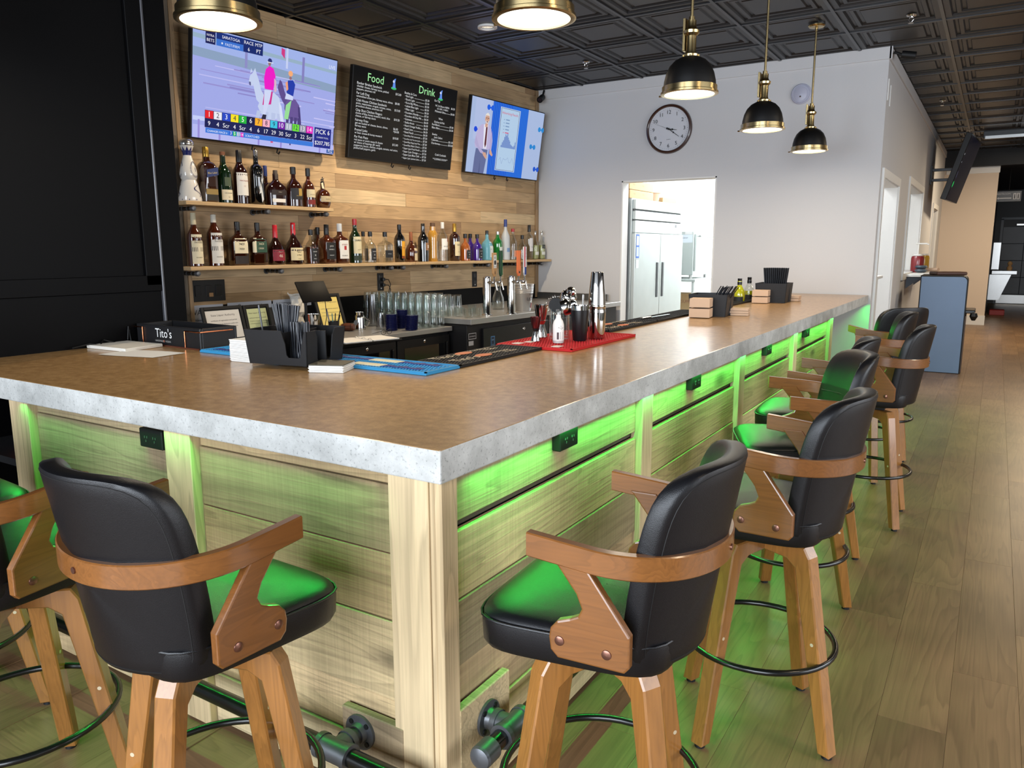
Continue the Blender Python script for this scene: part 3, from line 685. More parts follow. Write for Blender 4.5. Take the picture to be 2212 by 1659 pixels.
# ------------------------------------------------------------------ pendant lamps, recessed lights, sprinklers
def pendant(x, y, label, power=20):
    RZ_ = 2.365
    t = thing('pendant_lamp', label, 'pendant lamp', (x, y, RZ_), 0, 'pendant lamps over the bar')
    MB().lathe([(.070, 1.045), (.070, 1.038), (.062, 1.028), (.012, 1.022), (.012, 1.0)], 28, M_brass).build('canopy', M_brass, t)
    MB().cyl((0, 0, .40), (0, 0, 1.03), .0085, M_brass, 10).build('rod', M_brass, t)
    sh_ = [(.016, .205), (.036, .200), (.052, .195), (.085, .178), (.112, .150), (.130, .112), (.140, .070), (.144, .030), (.140, .030), (.126, .110), (.108, .146), (.05, .186), (.015, .19)]
    MB().lathe(sh_, 40, M_shade, close=False).build('shade', M_shade, t)
    rim = MB().lathe([(.1435, .044), (.150, .042), (.150, .016), (.157, .012), (.157, .002), (.150, 0), (.136, .0), (.136, .012), (.142, .04)], 40, M_brass, close=False)
    rb = rim.build('rim', M_brass, t)
    MB().cyl((-.156, 0, .008), (-.176, 0, .008), .005, M_brass, 8).build('latch', M_brass, rb)
    MB().lathe([(.0, .005), (.137, .008)], 40, emis((255, 246, 228), 5.0), close=False).build('diffuser', None, t)
    sk = MB().lathe([(.044, .196), (.046, .208), (.033, .214), (.028, .230), (.028, .305), (.042, .318), (.044, .332), (.032, .340), (.025, .356), (.025, .385), (.016, .388), (.016, .405), (.008, .408)], 24, M_brass)
    sk.lathe([(.055, .186), (.055, .192), (.036, .197)], 24, M_brass, close=False)
    sock = sk.build('socket', M_brass, t)
    MB().box((-.036, 0, .315), (.014, .040, .17), M_brass, .002).build('switch_plate', M_brass, sock)
    for k in range(6): MB().cyl((.047 * math.cos(k), .047 * math.sin(k), .192), (.047 * math.cos(k), .047 * math.sin(k), .204), .005, M_brass, 8).build('knurled_screw', M_brass, sock)
    d = bpy.data.lights.new('pendant_glow', 'AREA'); d.shape = 'DISK'; d.size = .26; d.energy = power; d.color = (1.0, .86, .66)
    l = obj('pendant_glow', d, t, (0, 0, -.003))
    return t
pendant(-2.549, 2.025, 'black dome pendant lamp cut by the top edge, hanging in front of the race screen', 4)
pendant(-1.538, 2.631, 'black dome pendant lamp cut by the top edge, beside the recessed ceiling light', 4)
pendant(-1.523, 4.310, 'largest whole black dome pendant lamp, hanging just above the wall clock', 7)
pendant(-1.514, 5.850, 'middle one of the three whole black dome pendants on brass rods', 10)
pendant(-1.482, 7.330, 'smallest black dome pendant lamp, its round brass canopy on show', 10)
def can_light(x, y, label, power):
    t = thing('recessed_light', label, 'ceiling light', (x, y, CZ))
    MB().lathe([(.085, .012), (.085, -.004), (.062, -.006), (.055, .02)], 28, M_white, close=False).build('trim_ring', M_white, t)
    MB().lathe([(0, .012), (.058, .012)], 24, emis((255, 240, 215), 4.0), close=False).build('lens', None, t)
    d = bpy.data.lights.new('can_beam', 'SPOT'); d.energy = power; d.color = (1.0, .80, .56); d.spot_size = R(150); d.spot_blend = .6; d.shadow_soft_size = .045
    o = obj('can_beam', d, t, (0, 0, -.012))
can_light(-3.906, 5.888, 'recessed round light in the black ceiling above the menu screen', 210)
can_light(-3.98, 3.95, 'recessed round light in the black ceiling above the race screen', 120)
def sprinkler(x, y, label):
    t = thing('sprinkler_head', label, 'sprinkler', (x, y, CZ + .005))
    MB().lathe([(.04, 0), (.036, -.008), (.014, -.012), (.012, -.02)], 18, M_chrome).build('escutcheon', M_chrome, t)
    f = MB(); f.tube([(-.014, 0, -.018), (-.018, 0, -.035), (0, 0, -.058), (.018, 0, -.035), (.014, 0, -.018)], .003, M_chrome, 6).lathe([(.022, -.060), (.022, -.063)], 14, M_chrome); f.build('deflector', M_chrome, t)
sprinkler(-3.747, 7.471, 'small chrome sprinkler in the black ceiling left of the largest pendant rod')
sprinkler(-.769, 7.465, 'small chrome sprinkler in the black ceiling above the bullet camera')
sprinkler(-.773, 11.83, 'small chrome sprinkler in the black ceiling halfway down the aisle')
sprinkler(-.55, 14.9, 'small chrome sprinkler in the black ceiling beside the aisle television')

# ------------------------------------------------------------------ televisions
class Canvas(MB):
    """flat printing in a panel's own plane: x to the right, z up, every layer a hair nearer the viewer"""
    def __init__(s, y0=0.0, mk=None, step=.00025): super().__init__(); s.y = y0; s.st = step; s.mk = mk or (lambda c: emis(c, 1.0))
    def poly(s, pts, c): s.y -= s.st; s.add([(x, s.y, z) for x, z in pts], [list(range(len(pts)))], s.mk(c)); return s
    def rect(s, x0, z0, x1, z1, c): return s.poly([(x0, z0), (x1, z0), (x1, z1), (x0, z1)], c)
    def disc(s, x, z, r, c, n=18, ry=None): return s.poly([(x + r * math.cos(2 * PI * k / n), z + (ry or r) * math.sin(2 * PI * k / n)) for k in range(n)], c)
    def line(s, pts, w, c):
        for (x0, z0), (x1, z1) in zip(pts, pts[1:]):
            d = math.hypot(x1 - x0, z1 - z0) or 1; nx, nz = -(z1 - z0) / d * w / 2, (x1 - x0) / d * w / 2
            s.poly([(x0 + nx, z0 + nz), (x0 - nx, z0 - nz), (x1 - nx, z1 - nz), (x1 + nx, z1 + nz)], c)
        return s
    def txt(s, t, x, z, size, c, al='L', width=None): s.y -= s.st; s.text(t, size, s.mk(c), (x, s.y, z), (1, 0, 0), (0, 0, 1), al, width); return s
def tv(name, label, s0, s1, z0=2.338, h=.785, cat='television'):
    wd = s1 - s0
    t = thing(name, label, cat, W((s0 + s1) / 2, .11, z0), 0, None, (R(8.4), 0, RZ_W))
    body = MB().box((0, .022, h / 2), (wd, .044, h), M_black, .004); body.build('housing', mat('tv_bezel', (10, 10, 11), .25), t)
    MB().box((0, .09, h * .45), (.5, .10, .36), M_black, .01).build('wall_mount', M_black, t)
    for dx in (-.12, .12): MB().tube([(dx, .03, .01), (dx - .01, .03, -.03), (dx + .01, .03, -.04), (dx + .02, .03, -.02)], .006, M_black, 6).build('mount_cord', M_black, t)
    return t, wd, h
def screen(t, wd, h, draw, bz=.010):
    c = Canvas(-.0005); c.w = wd - 2 * bz; c.h = h - 2 * bz; c.x0 = -c.w / 2; c.z0 = bz
    draw(c); c.build('screen', None, t)
# race screen
t1, w1, h1 = tv('television', 'large television on the wood wall showing two horses and a betting table', -4.712, -3.352)
def race(c):
    W_, H_, X, Z = c.w, c.h, c.x0, c.z0
    def P(u, v): return (X + u * W_, Z + v * H_)
    def rc(u0, v0, u1, v1, col): c.rect(*P(u0, v0), *P(u1, v1), col)
    def pl(pts, col): c.poly([P(u, v) for u, v in pts], col)
    rc(0, 0, 1, 1, (160, 168, 230))
    rnd = random.Random(3)
    pl([(0, .74), (.3, .72), (.7, .68), (1, .66), (1, 1), (0, 1)], (138, 160, 190)); pl([(0, .82), (.4, .80), (1, .74), (1, 1), (0, 1)], (160, 178, 232)); pl([(0, .90), (1, .86), (1, .89), (0, .94)], (150, 176, 196))
    for k in range(36):
        v = .10 + .60 * rnd.random(); u = rnd.random(); L_ = .15 + .3 * rnd.random(); d = .003 + .005 * rnd.random()
        u1 = min(1, u + L_); pl([(u, v), (u1, v - .02 * (u1 - u)), (u1, v + d), (u, v + d * 2)], rnd.choice(((138, 134, 200), (188, 188, 240), (148, 142, 206), (198, 196, 244))))
    pl([(0, 0), (1, 0), (1, .10), (.55, .13), (0, .12)], (182, 186, 240)); rc(0, .16, .30, .20, (196, 206, 246))
    for u in (.03, .16, .42, .58, .88): pl([(u, 0), (u + .012, 0), (u + .012, .17), (u, .17)], (150, 140, 214))
    pl([(.318, .72), (.335, .72), (.335, .98), (.318, .98)], (140, 140, 196)); pl([(.60, .80), (.615, .80), (.615, 1), (.60, 1)], (196, 206, 240)); pl([(.72, .70), (.738, .70), (.738, .95), (.72, .95)], (132, 128, 190)); pl([(.565, .93), (.59, .89), (.59, .98), (.565, .99)], (206, 60, 130))
    # brown horse and its rider
    br = (104, 84, 150)
    pl([(.60, .48), (.63, .52), (.68, .51), (.71, .46), (.715, .38), (.70, .30), (.66, .29), (.62, .33), (.60, .40)], br)
    pl([(.70, .45), (.715, .44), (.728, .30), (.735, .16), (.72, .18), (.71, .30)], (70, 56, 118))
    for a, b in ((.615, .08), (.645, .04), (.675, .10), (.70, .06)): pl([(a, .33), (a + .022, .33), (a + .012, b), (a + .002, b)], (74, 60, 122))
    pl([(.545, .60), (.56, .68), (.575, .66), (.60, .56), (.62, .50), (.60, .44), (.58, .48), (.56, .54)], (92, 74, 140)); pl([(.61, .44), (.65, .50), (.63, .30), (.60, .30)], (150, 220, 150))
    pl([(.60, .50), (.66, .50), (.66, .56), (.61, .57)], (206, 214, 246)); pl([(.612, .56), (.66, .54), (.672, .66), (.655, .70), (.62, .69), (.605, .64)], (30, 58, 168)); pl([(.60, .66), (.615, .68), (.622, .60), (.61, .58)], (238, 160, 120)); c.disc(*P(.635, .76), .022, (245, 172, 120), 14); c.disc(*P(.635, .715), .013, (150, 110, 120), 12)
    # white horse and its rider
    wh = (196, 208, 238)
    pl([(.425, .44), (.46, .52), (.52, .54), (.56, .50), (.575, .40), (.56, .30), (.52, .27), (.47, .27), (.43, .32), (.41, .38)], wh)
    pl([(.345, .60), (.352, .66), (.37, .69), (.385, .74), (.395, .69), (.41, .64), (.43, .54), (.46, .48), (.43, .40), (.40, .44), (.385, .52), (.375, .58), (.36, .56)], wh)
    pl([(.352, .68), (.358, .73), (.368, .70)], wh); pl([(.348, .57), (.345, .60), (.358, .60), (.36, .565)], (90, 92, 140))
    for a, b, k in ((.405, .10, -.03), (.455, .06, 0), (.505, .04, .0), (.545, .10, .015)):
        pl([(a, .34), (a + .03, .34), (a + .016 + k, b), (a + .003 + k, b)], (184, 196, 230)); pl([(a + .018 + k, b + .06), (a + .001 + k, b + .06), (a + .001 + k, b), (a + .018 + k, b)], (214, 80, 120))
    pl([(.555, .46), (.575, .42), (.60, .24), (.595, .15), (.58, .22), (.565, .32)], (214, 222, 246))
    pl([(.45, .52), (.51, .55), (.50, .42), (.44, .40)], (206, 44, 140)); pl([(.45, .55), (.50, .56), (.49, .46), (.46, .30), (.445, .30), (.45, .44)], (206, 214, 244)); pl([(.445, .31), (.47, .31), (.465, .255), (.435, .265)], (34, 34, 60))
    pl([(.452, .56), (.512, .56), (.525, .70), (.51, .77), (.48, .79), (.455, .75), (.445, .66)], (236, 20, 196)); pl([(.515, .68), (.53, .66), (.535, .56), (.52, .54)], (214, 180, 200)); c.disc(*P(.482, .835), .020, (38, 44, 110), 14); c.disc(*P(.480, .805), .013, (150, 110, 110), 12); c.line([P(.462, .822), P(.505, .822)], .006, (230, 230, 245))
    # graphics
    rc(.065, .865, .125, .985, (22, 28, 84)); c.txt('NYRA', *P(.095, .93), .04, (240, 240, 250), 'C', .06); c.txt('BETS', *P(.095, .885), .04, (240, 240, 250), 'C', .06)
    rc(.13, .925, .30, .985, (22, 48, 120)); rc(.13, .865, .30, .925, (58, 112, 204)); rc(.30, .925, .43, .985, (20, 40, 108)); rc(.30, .865, .43, .925, (20, 40, 108))
    c.txt('SARATOGA', *P(.165, .94), .045, (245, 245, 252), 'L', .15); c.txt('FAST/FIRM', *P(.185, .88), .034, (225, 232, 250), 'L', .12); c.disc(*P(.165, .894), .007, (235, 235, 245), 10)
    c.txt('RACE', *P(.335, .94), .034, (240, 240, 250), 'C'); c.txt('6', *P(.335, .88), .038, (240, 240, 250), 'C'); c.txt('MTP', *P(.40, .94), .034, (240, 240, 250), 'C'); c.txt('PT', *P(.40, .88), .038, (240, 240, 250), 'C')
    c.txt('LIVE', *P(.92, .90), .038, (232, 236, 252), 'L')
    cols = [(228, 28, 40), (236, 236, 244), (36, 70, 196), (246, 224, 30), (30, 180, 60), (14, 20, 70), (250, 176, 40), (244, 176, 196), (60, 196, 224), (120, 30, 170), (170, 180, 200), (110, 224, 60), (150, 150, 170), (232, 30, 190)]
    odds = ['9', '4', 'Scr', '4', 'Scr', '4', '6', '17', '29', '30', 'Scr', '3', '22', 'Scr']
    rc(.065, .105, .815, .265, (16, 26, 84))
    for i, (cc, od) in enumerate(zip(cols, odds)):
        u0 = .067 + i * .0533; rc(u0, .19, u0 + .050, .262, cc)
        c.txt(str(i + 1), *P(u0 + .025, .205), .052, (20, 24, 60) if i in (1, 3, 6, 7, 8, 11) else (248, 248, 252), 'C', .05)
        c.txt(od, *P(u0 + .025, .125), .045, (245, 245, 252), 'C', .058)
    rc(.065, .055, .815, .103, (56, 120, 216)); c.txt('CHANGES RACE 6', *P(.075, .066), .035, (240, 244, 252), 'L', .17); c.txt('SCRATCHED', *P(.32, .066), .035, (230, 240, 252), 'L', .13)
    for i, (n, cc) in enumerate((('3', (36, 90, 206)), ('5', (30, 180, 80)), ('11', (160, 180, 206)), ('14', (226, 40, 190)))): rc(.215 + i * .024, .058, .235 + i * .024, .10, cc); c.txt(n, *P(.225 + i * .024, .066), .034, (245, 245, 252), 'C', .024)
    rc(.82, .055, .955, .265, (22, 36, 130)); c.txt('PICK 6', *P(.887, .20), .058, (250, 250, 252), 'C', .15); c.txt('CURRENT POOL:', *P(.887, .155), .028, (225, 230, 250), 'C', .13); c.txt('$207,785', *P(.887, .085), .055, (250, 250, 252), 'C', .16)
    rc(.925, -.0 + .008, .985, .048, (36, 84, 160)); c.txt('FS2', *P(.955, .016), .036, (245, 245, 252), 'C', .07)
screen(t1, w1, h1, race)
# menu screen
t2, w2, h2 = tv('menu_screen', 'black menu screen with food and drink lists between two televisions', -3.178, -1.762, cat='menu screen')
def menu(c):
    W_, H_, X, Z = c.w, c.h, c.x0, c.z0
    def P(u, v): return (X + u * W_, Z + v * H_)
    c.rect(*P(0, 0), *P(1, 1), (4, 4, 5)); wt = (228, 230, 232); gr = (168, 240, 168)
    c.txt('Food', *P(.12, .87), .10, gr); c.txt('Drink', *P(.60, .87), .10, gr)
    for u in (.355, .825):
        x, z = P(u, .86); c.disc(x, z - .004, .035, (60, 190, 110), 16, .012); c.poly([(x - .018, z), (x + .022, z), (x + .014, z + .05), (x + .02, z + .085), (x - .002, z + .075), (x - .012, z + .04)], (96, 140, 226)); c.disc(x - .006, z + .055, .012, (206, 216, 246), 12)
    def tx(st, u, v, s_, al='L', wd=None): c.txt(st, *P(u, v), s_, wt, al, wd)
    y = .815; S = .0275
    food = [('Bunker Brisket Sandwich', ['cheddar cheese, fairway sauce, pickled', 'peppers, amorosa roll'], ['$15.00']), ('Far Left Dog', ['caramelized onion jam, fairway sauce, chives'], ['$8.00']), ('Club House Chicken Sandwich', ['pesto, mayonnaise, arugula, tomato, onion,', 'provolone cheese, amorosa roll'], ['$13.00']),
            ('Chip Shot Chicken Fingers', ['choice of bbq, honey mustard, ranch, blue', 'cheese, or fairway sauce'], ['$10.50']), ('Fairway Fries', ['get em loaded w/ cheese, bacon, chives,', 'fairway sauce'], ['$6.00', '+$4.00']), ('Pretzel Links', ['w/ beer cheese & honey mustard'], ['$10.00']), ('Par Putt Pizza', ['red sauce or pesto sauce & cheese', 'w/ choice of toppings ($1 each)', 'pepperoni, bacon, chicken, arugula, tomato, red onion,', 'pickled bell peppers, garlic'], ['$12.00'])]
    for hd, ls, pr in food:
        tx(hd, .03, y, S * 1.1)
        for i, p in enumerate(pr): tx(p, .375, y - .03 - .032 * i, S)
        for l in ls: y -= .031; tx(l, .03, y, S * .92, 'L', .335 * W_ if l.startswith(('caram', 'pesto', 'get', 'choice')) else .40 * W_)
        y -= .047
    tx('Bottles & Cans', .455, .825, S)
    dr_ = [('Bud Light', '$5.50'), ('Busch Light', '$5.50'), ('Kona Big Wave', '$5.50'), ('Labatt Blue Light', '$5.50'), ('Miller Light', '$5.50'), ('Founders Shandy', '$7.50'), ('Founders All Day IPA', '$6.50'), ('Guinness', '$6.50'), ('Stella Artois', '$6.50'), ('Nutrl Orange Vodka', '$6.50'), ('Nutrl Lime', '$6.50'), ('Nutrl Peach', '$6.50'), ('Good Boy Pink Lemonade', '$7.50'), ('Good Boy Iced Tea Lemonade', '$7.50'), ('Good Boy Rasp Iced Tea', '$7.50'), ('Good Boy Black Cherry', '$7.50'), ('Super Lyte Fruit Punch', '$7.50'), ('Super Lyte Orange', '$7.50'), ('Super Lyte Blue Chill', '$7.50'), ('Super Lyte Lemon Lime', '$7.50')]
    for i, (n, p) in enumerate(dr_):
        v = .79 - i * .0385; tx(n, .472, v, S * .95, 'L', .16 * W_); c.disc(*P(.463, v + .012), .003, wt, 8)
        u0 = .472 + min(.16, len(n) * .0082) + .006
        if u0 < .65: c.line([P(u0, v + .004), P(.655, v + .004)], .002, wt)
        tx(p, .662, v, S * .95)
    tx('On Tap', .74, .81, S); tx('NC 36 Silvero NEIPA', .755, .755, S * .95, 'L', .15 * W_); tx('$6.50', .925, .755, S * .95); tx("6.5 ABV, 14 IBU's", .775, .722, S * .85); tx('Michelob Ultra', .755, .686, S * .95); c.line([P(.86, .69), P(.92, .69)], .002, wt); tx('$6.00', .925, .686, S * .95)
    tx('Wine', .82, .60, S, 'C'); tx('Graham & Fisk', .755, .555, S * .95); tx('Red Blend', .735, .52, S * .95); c.line([P(.81, .524), P(.92, .524)], .002, wt); tx('$7.00', .925, .52, S * .95); tx('Blanc Blanc', .735, .482, S * .95); c.line([P(.82, .486), P(.92, .486)], .002, wt); tx('$6.50', .925, .482, S * .95)
    tx('Bottles', .745, .40, S * .95); tx('Josh Cellars', .765, .365, S * .95); tx('Cabernet', .74, .33, S * .95); c.line([P(.81, .334), P(.92, .334)], .002, wt); tx('$31.00', .925, .33, S * .95, 'L', .07 * W_); tx('Chardonnay', .74, .29, S * .95); c.line([P(.825, .294), P(.92, .294)], .002, wt); tx('$35.00', .925, .29, S * .95, 'L', .07 * W_)
    tx('Craft Cocktails', .85, .15, S, 'C'); tx('**COMING SOON**', .85, .095, S * .92, 'C')
screen(t2, w2, h2, menu)
# advert screen
t3, w3, h3 = tv('television', 'television at the wall corner showing a man beside a white chart on blue stripes', -1.532, -.150)
def advert(c):
    W_, H_, X, Z = c.w, c.h, c.x0, c.z0
    def P(u, v): return (X + u * W_, Z + v * H_)
    def pl(pts, col): c.poly([P(u, v) for u, v in pts], col)
    pl([(0, 0), (1, 0), (1, 1), (0, 1)], (166, 184, 220)); pl([(.05, .45), (.25, .45), (.25, 1), (.05, 1)], (174, 188, 224))
    pl([(.27, 0), (.76, 0), (.76, 1), (.27, 1)], (40, 110, 214))
    for k in range(22): u = .27 + k * .0223; pl([(u, 0), (u + .010, 0), (u + .010, 1), (u, 1)], (24, 78, 200) if k < 12 else (34, 98, 206))
    pl([(.365, .07), (.64, .07), (.64, .95), (.365, .95)], (186, 206, 236)); pl([(.375, .08), (.63, .08), (.63, .94), (.375, .94)], (40, 48, 96)); pl([(.38, .085), (.625, .085), (.625, .935), (.38, .935)], (176, 202, 228))
    c.txt('Advertising Results', *P(.50, .86), .05, (206, 60, 90), 'C', .26 * W_ * .85)
    for i, cl in enumerate(((120, 148, 186),) * 4 + ((206, 96, 130),)): pl([(.45, .78 - i * .045), (.50, .78 - i * .045), (.50, .795 - i * .045), (.45, .795 - i * .045)], cl); pl([(.42, .782 - i * .045), (.435, .782 - i * .045), (.435, .79 - i * .045), (.42, .79 - i * .045)], cl)
    hb = [.03, .07, .10, .15, .19, .17, .20, .15, .12, .10, .06, .05, .04, .03, .05, .10]
    for i, h_ in enumerate(hb): pl([(.41 + i * .0125, .40), (.4225 + i * .0125, .40), (.4225 + i * .0125, .40 + h_), (.41 + i * .0125, .40 + h_)], (116, 144, 200))
    c.line([P(.40 + i * .02, .22 + .05 * math.sin(i * 2.3) + (.06 if i == 5 else 0)) for i in range(11)], .003, (120, 140, 190))
    for u, v, cl in ((.20, .90, (28, 92, 220)), (.06, .58, (20, 70, 214)), (.93, .75, (40, 134, 206)), (.83, .48, (36, 130, 206)), (.92, .16, (30, 84, 200))):
        c.disc(*P(u, v), .028, cl, 18); c.disc(*P(u + .05, v), .028, cl, 18); pl([(u, v + .01), (u + .05, v + .01), (u + .05, v - .012), (u, v - .012)], cl)
    sk = (206, 160, 140); su = (186, 176, 214)
    pl([(.085, .33), (.075, .20), (.07, .0), (.21, .0), (.225, .18), (.235, .33)], (96, 106, 150)); pl([(.145, .0), (.15, .2), (.155, 0)], (70, 78, 120))
    pl([(.06, .40), (.075, .34), (.235, .33), (.27, .36), (.265, .52), (.255, .62), (.22, .67), (.13, .66), (.085, .60), (.07, .50)], su)
    pl([(.155, .66), (.21, .67), (.215, .34), (.175, .34)], (226, 226, 240)); pl([(.186, .64), (.205, .64), (.208, .40), (.196, .35), (.184, .40)], (92, 40, 50))
    pl([(.265, .60), (.285, .46), (.28, .33), (.255, .33), (.25, .46)], (176, 166, 206)); pl([(.255, .33), (.28, .33), (.305, .27), (.295, .25), (.26, .28)], sk); pl([(.07, .50), (.06, .40), (.14, .28), (.19, .26), (.185, .29), (.12, .36)], (176, 166, 206)); pl([(.17, .29), (.21, .29), (.235, .23), (.22, .20), (.18, .25)], sk)
    pl([(.17, .68), (.17, .63), (.20, .63), (.205, .68)], sk); c.disc(*P(.19, .745), .040, sk, 22, .052); pl([(.162, .745), (.165, .80), (.19, .825), (.215, .80), (.219, .745), (.212, .785), (.17, .785)], (226, 220, 214)); pl([(.168, .715), (.213, .715), (.205, .685), (.19, .675), (.176, .685)], (220, 208, 202)); pl([(.18, .708), (.203, .708), (.20, .695), (.184, .695)], (120, 60, 60)); c.line([P(.172, .75), P(.186, .752)], .007, (60, 50, 50)); c.line([P(.196, .752), P(.21, .75)], .007, (60, 50, 50)); pl([(.188, .75), (.194, .75), (.198, .722), (.186, .722)], (190, 140, 120))
screen(t3, w3, h3, advert)

# ------------------------------------------------------------------ wall shelves on pipe brackets
def shelf(name, label, s0, s1, z, brackets, dep=.235):
    t = thing(name, label, 'shelf', W((s0 + s1) / 2, 0, z), RZ_W); ln = s1 - s0
    segs = [(0.0, 1.0)] if ln < 3 else [(0.0, .495), (.4955, 1.0)]
    for a, b in segs: MB().box((-ln / 2 + (a + b) / 2 * ln, -dep / 2 - .002, -.014), ((b - a) * ln - .002, dep, .028), None, .003).build('board', M_shelf, t)
    for s in brackets:
        x = s - (s0 + s1) / 2; f = MB()
        f.cyl((x, 0, -.052), (x, -.010, -.052), .040, M_iron, 20).cyl((x, -.010, -.052), (x, -.028, -.052), .024, M_iron, 16)
        b = f.build('bracket', M_iron, t)
        g = MB(); g.cyl((x, -.028, -.052), (x, -.205, -.052), .0145, M_blackpipe, 12)
        for y in (-.085, -.15): g.cyl((x, y, -.052), (x, y - .012, -.052), .0165, M_iron, 12)
        g.build('pipe', M_blackpipe, b)
        MB().cyl((x, -.200, -.052), (x, -.226, -.052), .0195, M_iron, 14).lathe([(.0195, 0), (.016, .008), (0, .011)], 14, M_iron, Matrix.Translation((x, -.226, -.052)) @ Matrix.Rotation(R(90), 4, 'X')).build('end_cap', M_iron, b)
    return t
ZS1, ZS2 = 1.878, 1.406
shelf('wall_shelf', 'short upper wooden shelf on black pipe brackets under the race screen', -4.865, -3.48, ZS1, (-4.80, -4.15, -3.55))
shelf('wall_shelf', 'long lower wooden shelf on black pipe brackets crowded with bottles', -4.865, -.01, ZS2, (-4.80, -4.05, -3.42, -2.78, -2.62, -1.98, -1.27, -.72, -.20))

# ------------------------------------------------------------------ bottles
PROF = {
 'std': [(0, 0), (.9, 0), (1, .012), (1, .56), (.97, .61), (.80, .68), (.52, .745), (.38, .79), (.33, .84), (.33, .93)],
 'long': [(0, 0), (.9, 0), (1, .012), (1, .52), (.93, .60), (.62, .68), (.40, .74), (.34, .80), (.32, .93)],
 'wine': [(0, 0), (.9, 0), (1, .012), (1, .55), (.92, .63), (.6, .70), (.42, .75), (.38, .80), (.36, .93)],
 'shoulder': [(0, 0), (.92, 0), (1, .015), (1, .60), (.95, .66), (.72, .715), (.40, .745), (.34, .78), (.34, .90)],
 'flask': [(0, 0), (.95, 0), (1, .015), (1, .54), (.97, .59), (.78, .645), (.42, .685), (.29, .73), (.29, .90)],
 'squat': [(0, 0), (.85, 0), (.97, .02), (1, .30), (1, .42), (.93, .52), (.72, .61), (.42, .67), (.28, .72), (.27, .90)],
 'taper': [(0, 0), (.88, 0), (.92, .012), (1, .55), (.98, .62), (.80, .69), (.5, .75), (.36, .80), (.33, .93)],
 'round': [(0, 0), (.62, 0), (.80, .03), (1, .18), (1, .34), (.86, .48), (.6, .56), (.32, .60), (.28, .64), (.28, .78)],
 'bell': [(0, 0), (.96, 0), (1, .015), (1, .34), (.92, .42), (.70, .52), (.44, .60), (.30, .68), (.27, .76), (.27, .95)],
 'waist': [(0, 0), (.95, 0), (1, .02), (.92, .15), (.86, .33), (.92, .55), (1, .72), (.75, .78), (.62, .80), (.62, .90)],
}
def bottle(label, px, ptop, pbase, phw, style, glassm, cap, capz=(.86, 1.0), capr=.36, marks=(), o=.150, sq=2.0, depth=1.0, group='bottles on the lower shelf', shelfz=ZS2, dr=0.0, name='liquor_bottle', rzo=0.0, extra=None, liquid=None):
    """px,ptop,pbase,phw: place and size on the wall as seen in the photograph; marks: (z0,z1,half angle,colour,[(text,zfrac,size,colour)],dir)"""
    p = on_w(px, (ptop + pbase) / 2, o); top = on_w(px, ptop, o).z; d = (p - CAM).dot(c_f)
    H = top - shelfz; rad = phw / 1660.0 * d
    t = thing(name, label, 'bottle', (p.x, p.y, shelfz), RZ_W + rzo, group)
    pr = [(r * rad, z * H) for r, z in PROF[style]]
    b = MB().lathe(pr, 24, glassm, sq=sq, depth=depth).build('glass', glassm, t)
    if liquid:
        lm, lv = liquid; q = [(r * rad * .93, max(.006, z * H)) for r, z in PROF[style] if z <= lv]; 
        if len(q) > 2: MB().lathe([(0, .006)] + q[1:] + [(q[-1][0], lv * H)], 18, lm, sq=sq, depth=depth).build('liquid', lm, t)
    if cap:
        c = MB(); z0, z1 = capz[0] * H, capz[1] * H; cr = capr * rad
        c.lathe([(cr * .97, z0), (cr, z0 + .004), (cr * (1 if z1 - z0 < .07 else .93), z1 - .003), (cr * .85, z1), (0, z1)], 18, cap); c.build('cap', cap, t)
    body = lambda z: [((PROF[style][i][0] + (PROF[style][i + 1][0] - PROF[style][i][0]) * (z - PROF[style][i][1]) / max(1e-6, PROF[style][i + 1][1] - PROF[style][i][1]))) for i in range(len(PROF[style]) - 1) if PROF[style][i][1] <= z <= PROF[style][i + 1][1]][-1] * rad
    for mk in marks:
        z0, z1, ha, colr, texts = mk[:5]; a0 = mk[5] if len(mk) > 5 else 0.0
        m_ = flat(colr, .55); lb = MB()
        def pt(a, z, e=.0012):
            th = -PI / 2 + a; ct, st = math.cos(th), math.sin(th); k = 1 if sq == 2 else 1 / ((abs(ct) ** sq + abs(st) ** sq) ** (1 / sq)); rr_ = (body(z) * k + e)
            return (rr_ * ct, rr_ * st * depth - (e if depth < 1 else 0), z * H)
        n = 10; rows = [[pt(a0 + ha * (2 * i / n - 1), z) for i in range(n + 1)] for z in (z0, (z0 * 2 + z1) / 3, (z0 + z1 * 2) / 3, z1)]
        lb.grid(rows, m_, True)
        for (tx, zf, sz, tc_) in texts:
            ext = 1.7 * ha * rad if sq == 2 else 1.5 * rad * math.sin(min(ha, 1.0))
            zz = z0 + (z1 - z0) * zf
            def bend(x, y, zz=zz):
                if sq == 2: return pt(a0 + x / rad, zz + y / H, .0022)
                a = math.atan2(x, rad * .8 * depth); return (x, pt(a, zz + y / H, .0022)[1], zz * H + y)
            lb.text(tx, sz, flat(tc_, .55), (0, 0, 0), (1, 0, 0), (0, 0, 1), 'C', ext, bend)
        lb.build('label', None, t)
    if extra: extra(t, H, rad)
    return t
G_amber = mat('whisky_glass', (44, 15, 6), .06, spec=.7, coat=1.0, coat_rough=.03); G_darkred = mat('dark_whisky_glass', (34, 9, 6), .06, spec=.7, coat=1.0, coat_rough=.03)
G_brown = mat('brown_liquor_glass', (66, 26, 9), .06, spec=.7, coat=1.0, coat_rough=.03); G_green = mat('green_glass', (12, 34, 14), .06, spec=.7, coat=1.0, coat_rough=.03)
G_black = mat('black_glass', (9, 9, 9), .06, spec=.7, coat=1.0, coat_rough=.03); G_tanq = mat('bright_green_glass', (10, 104, 34), .06, spec=.7, coat=1.0, coat_rough=.03)
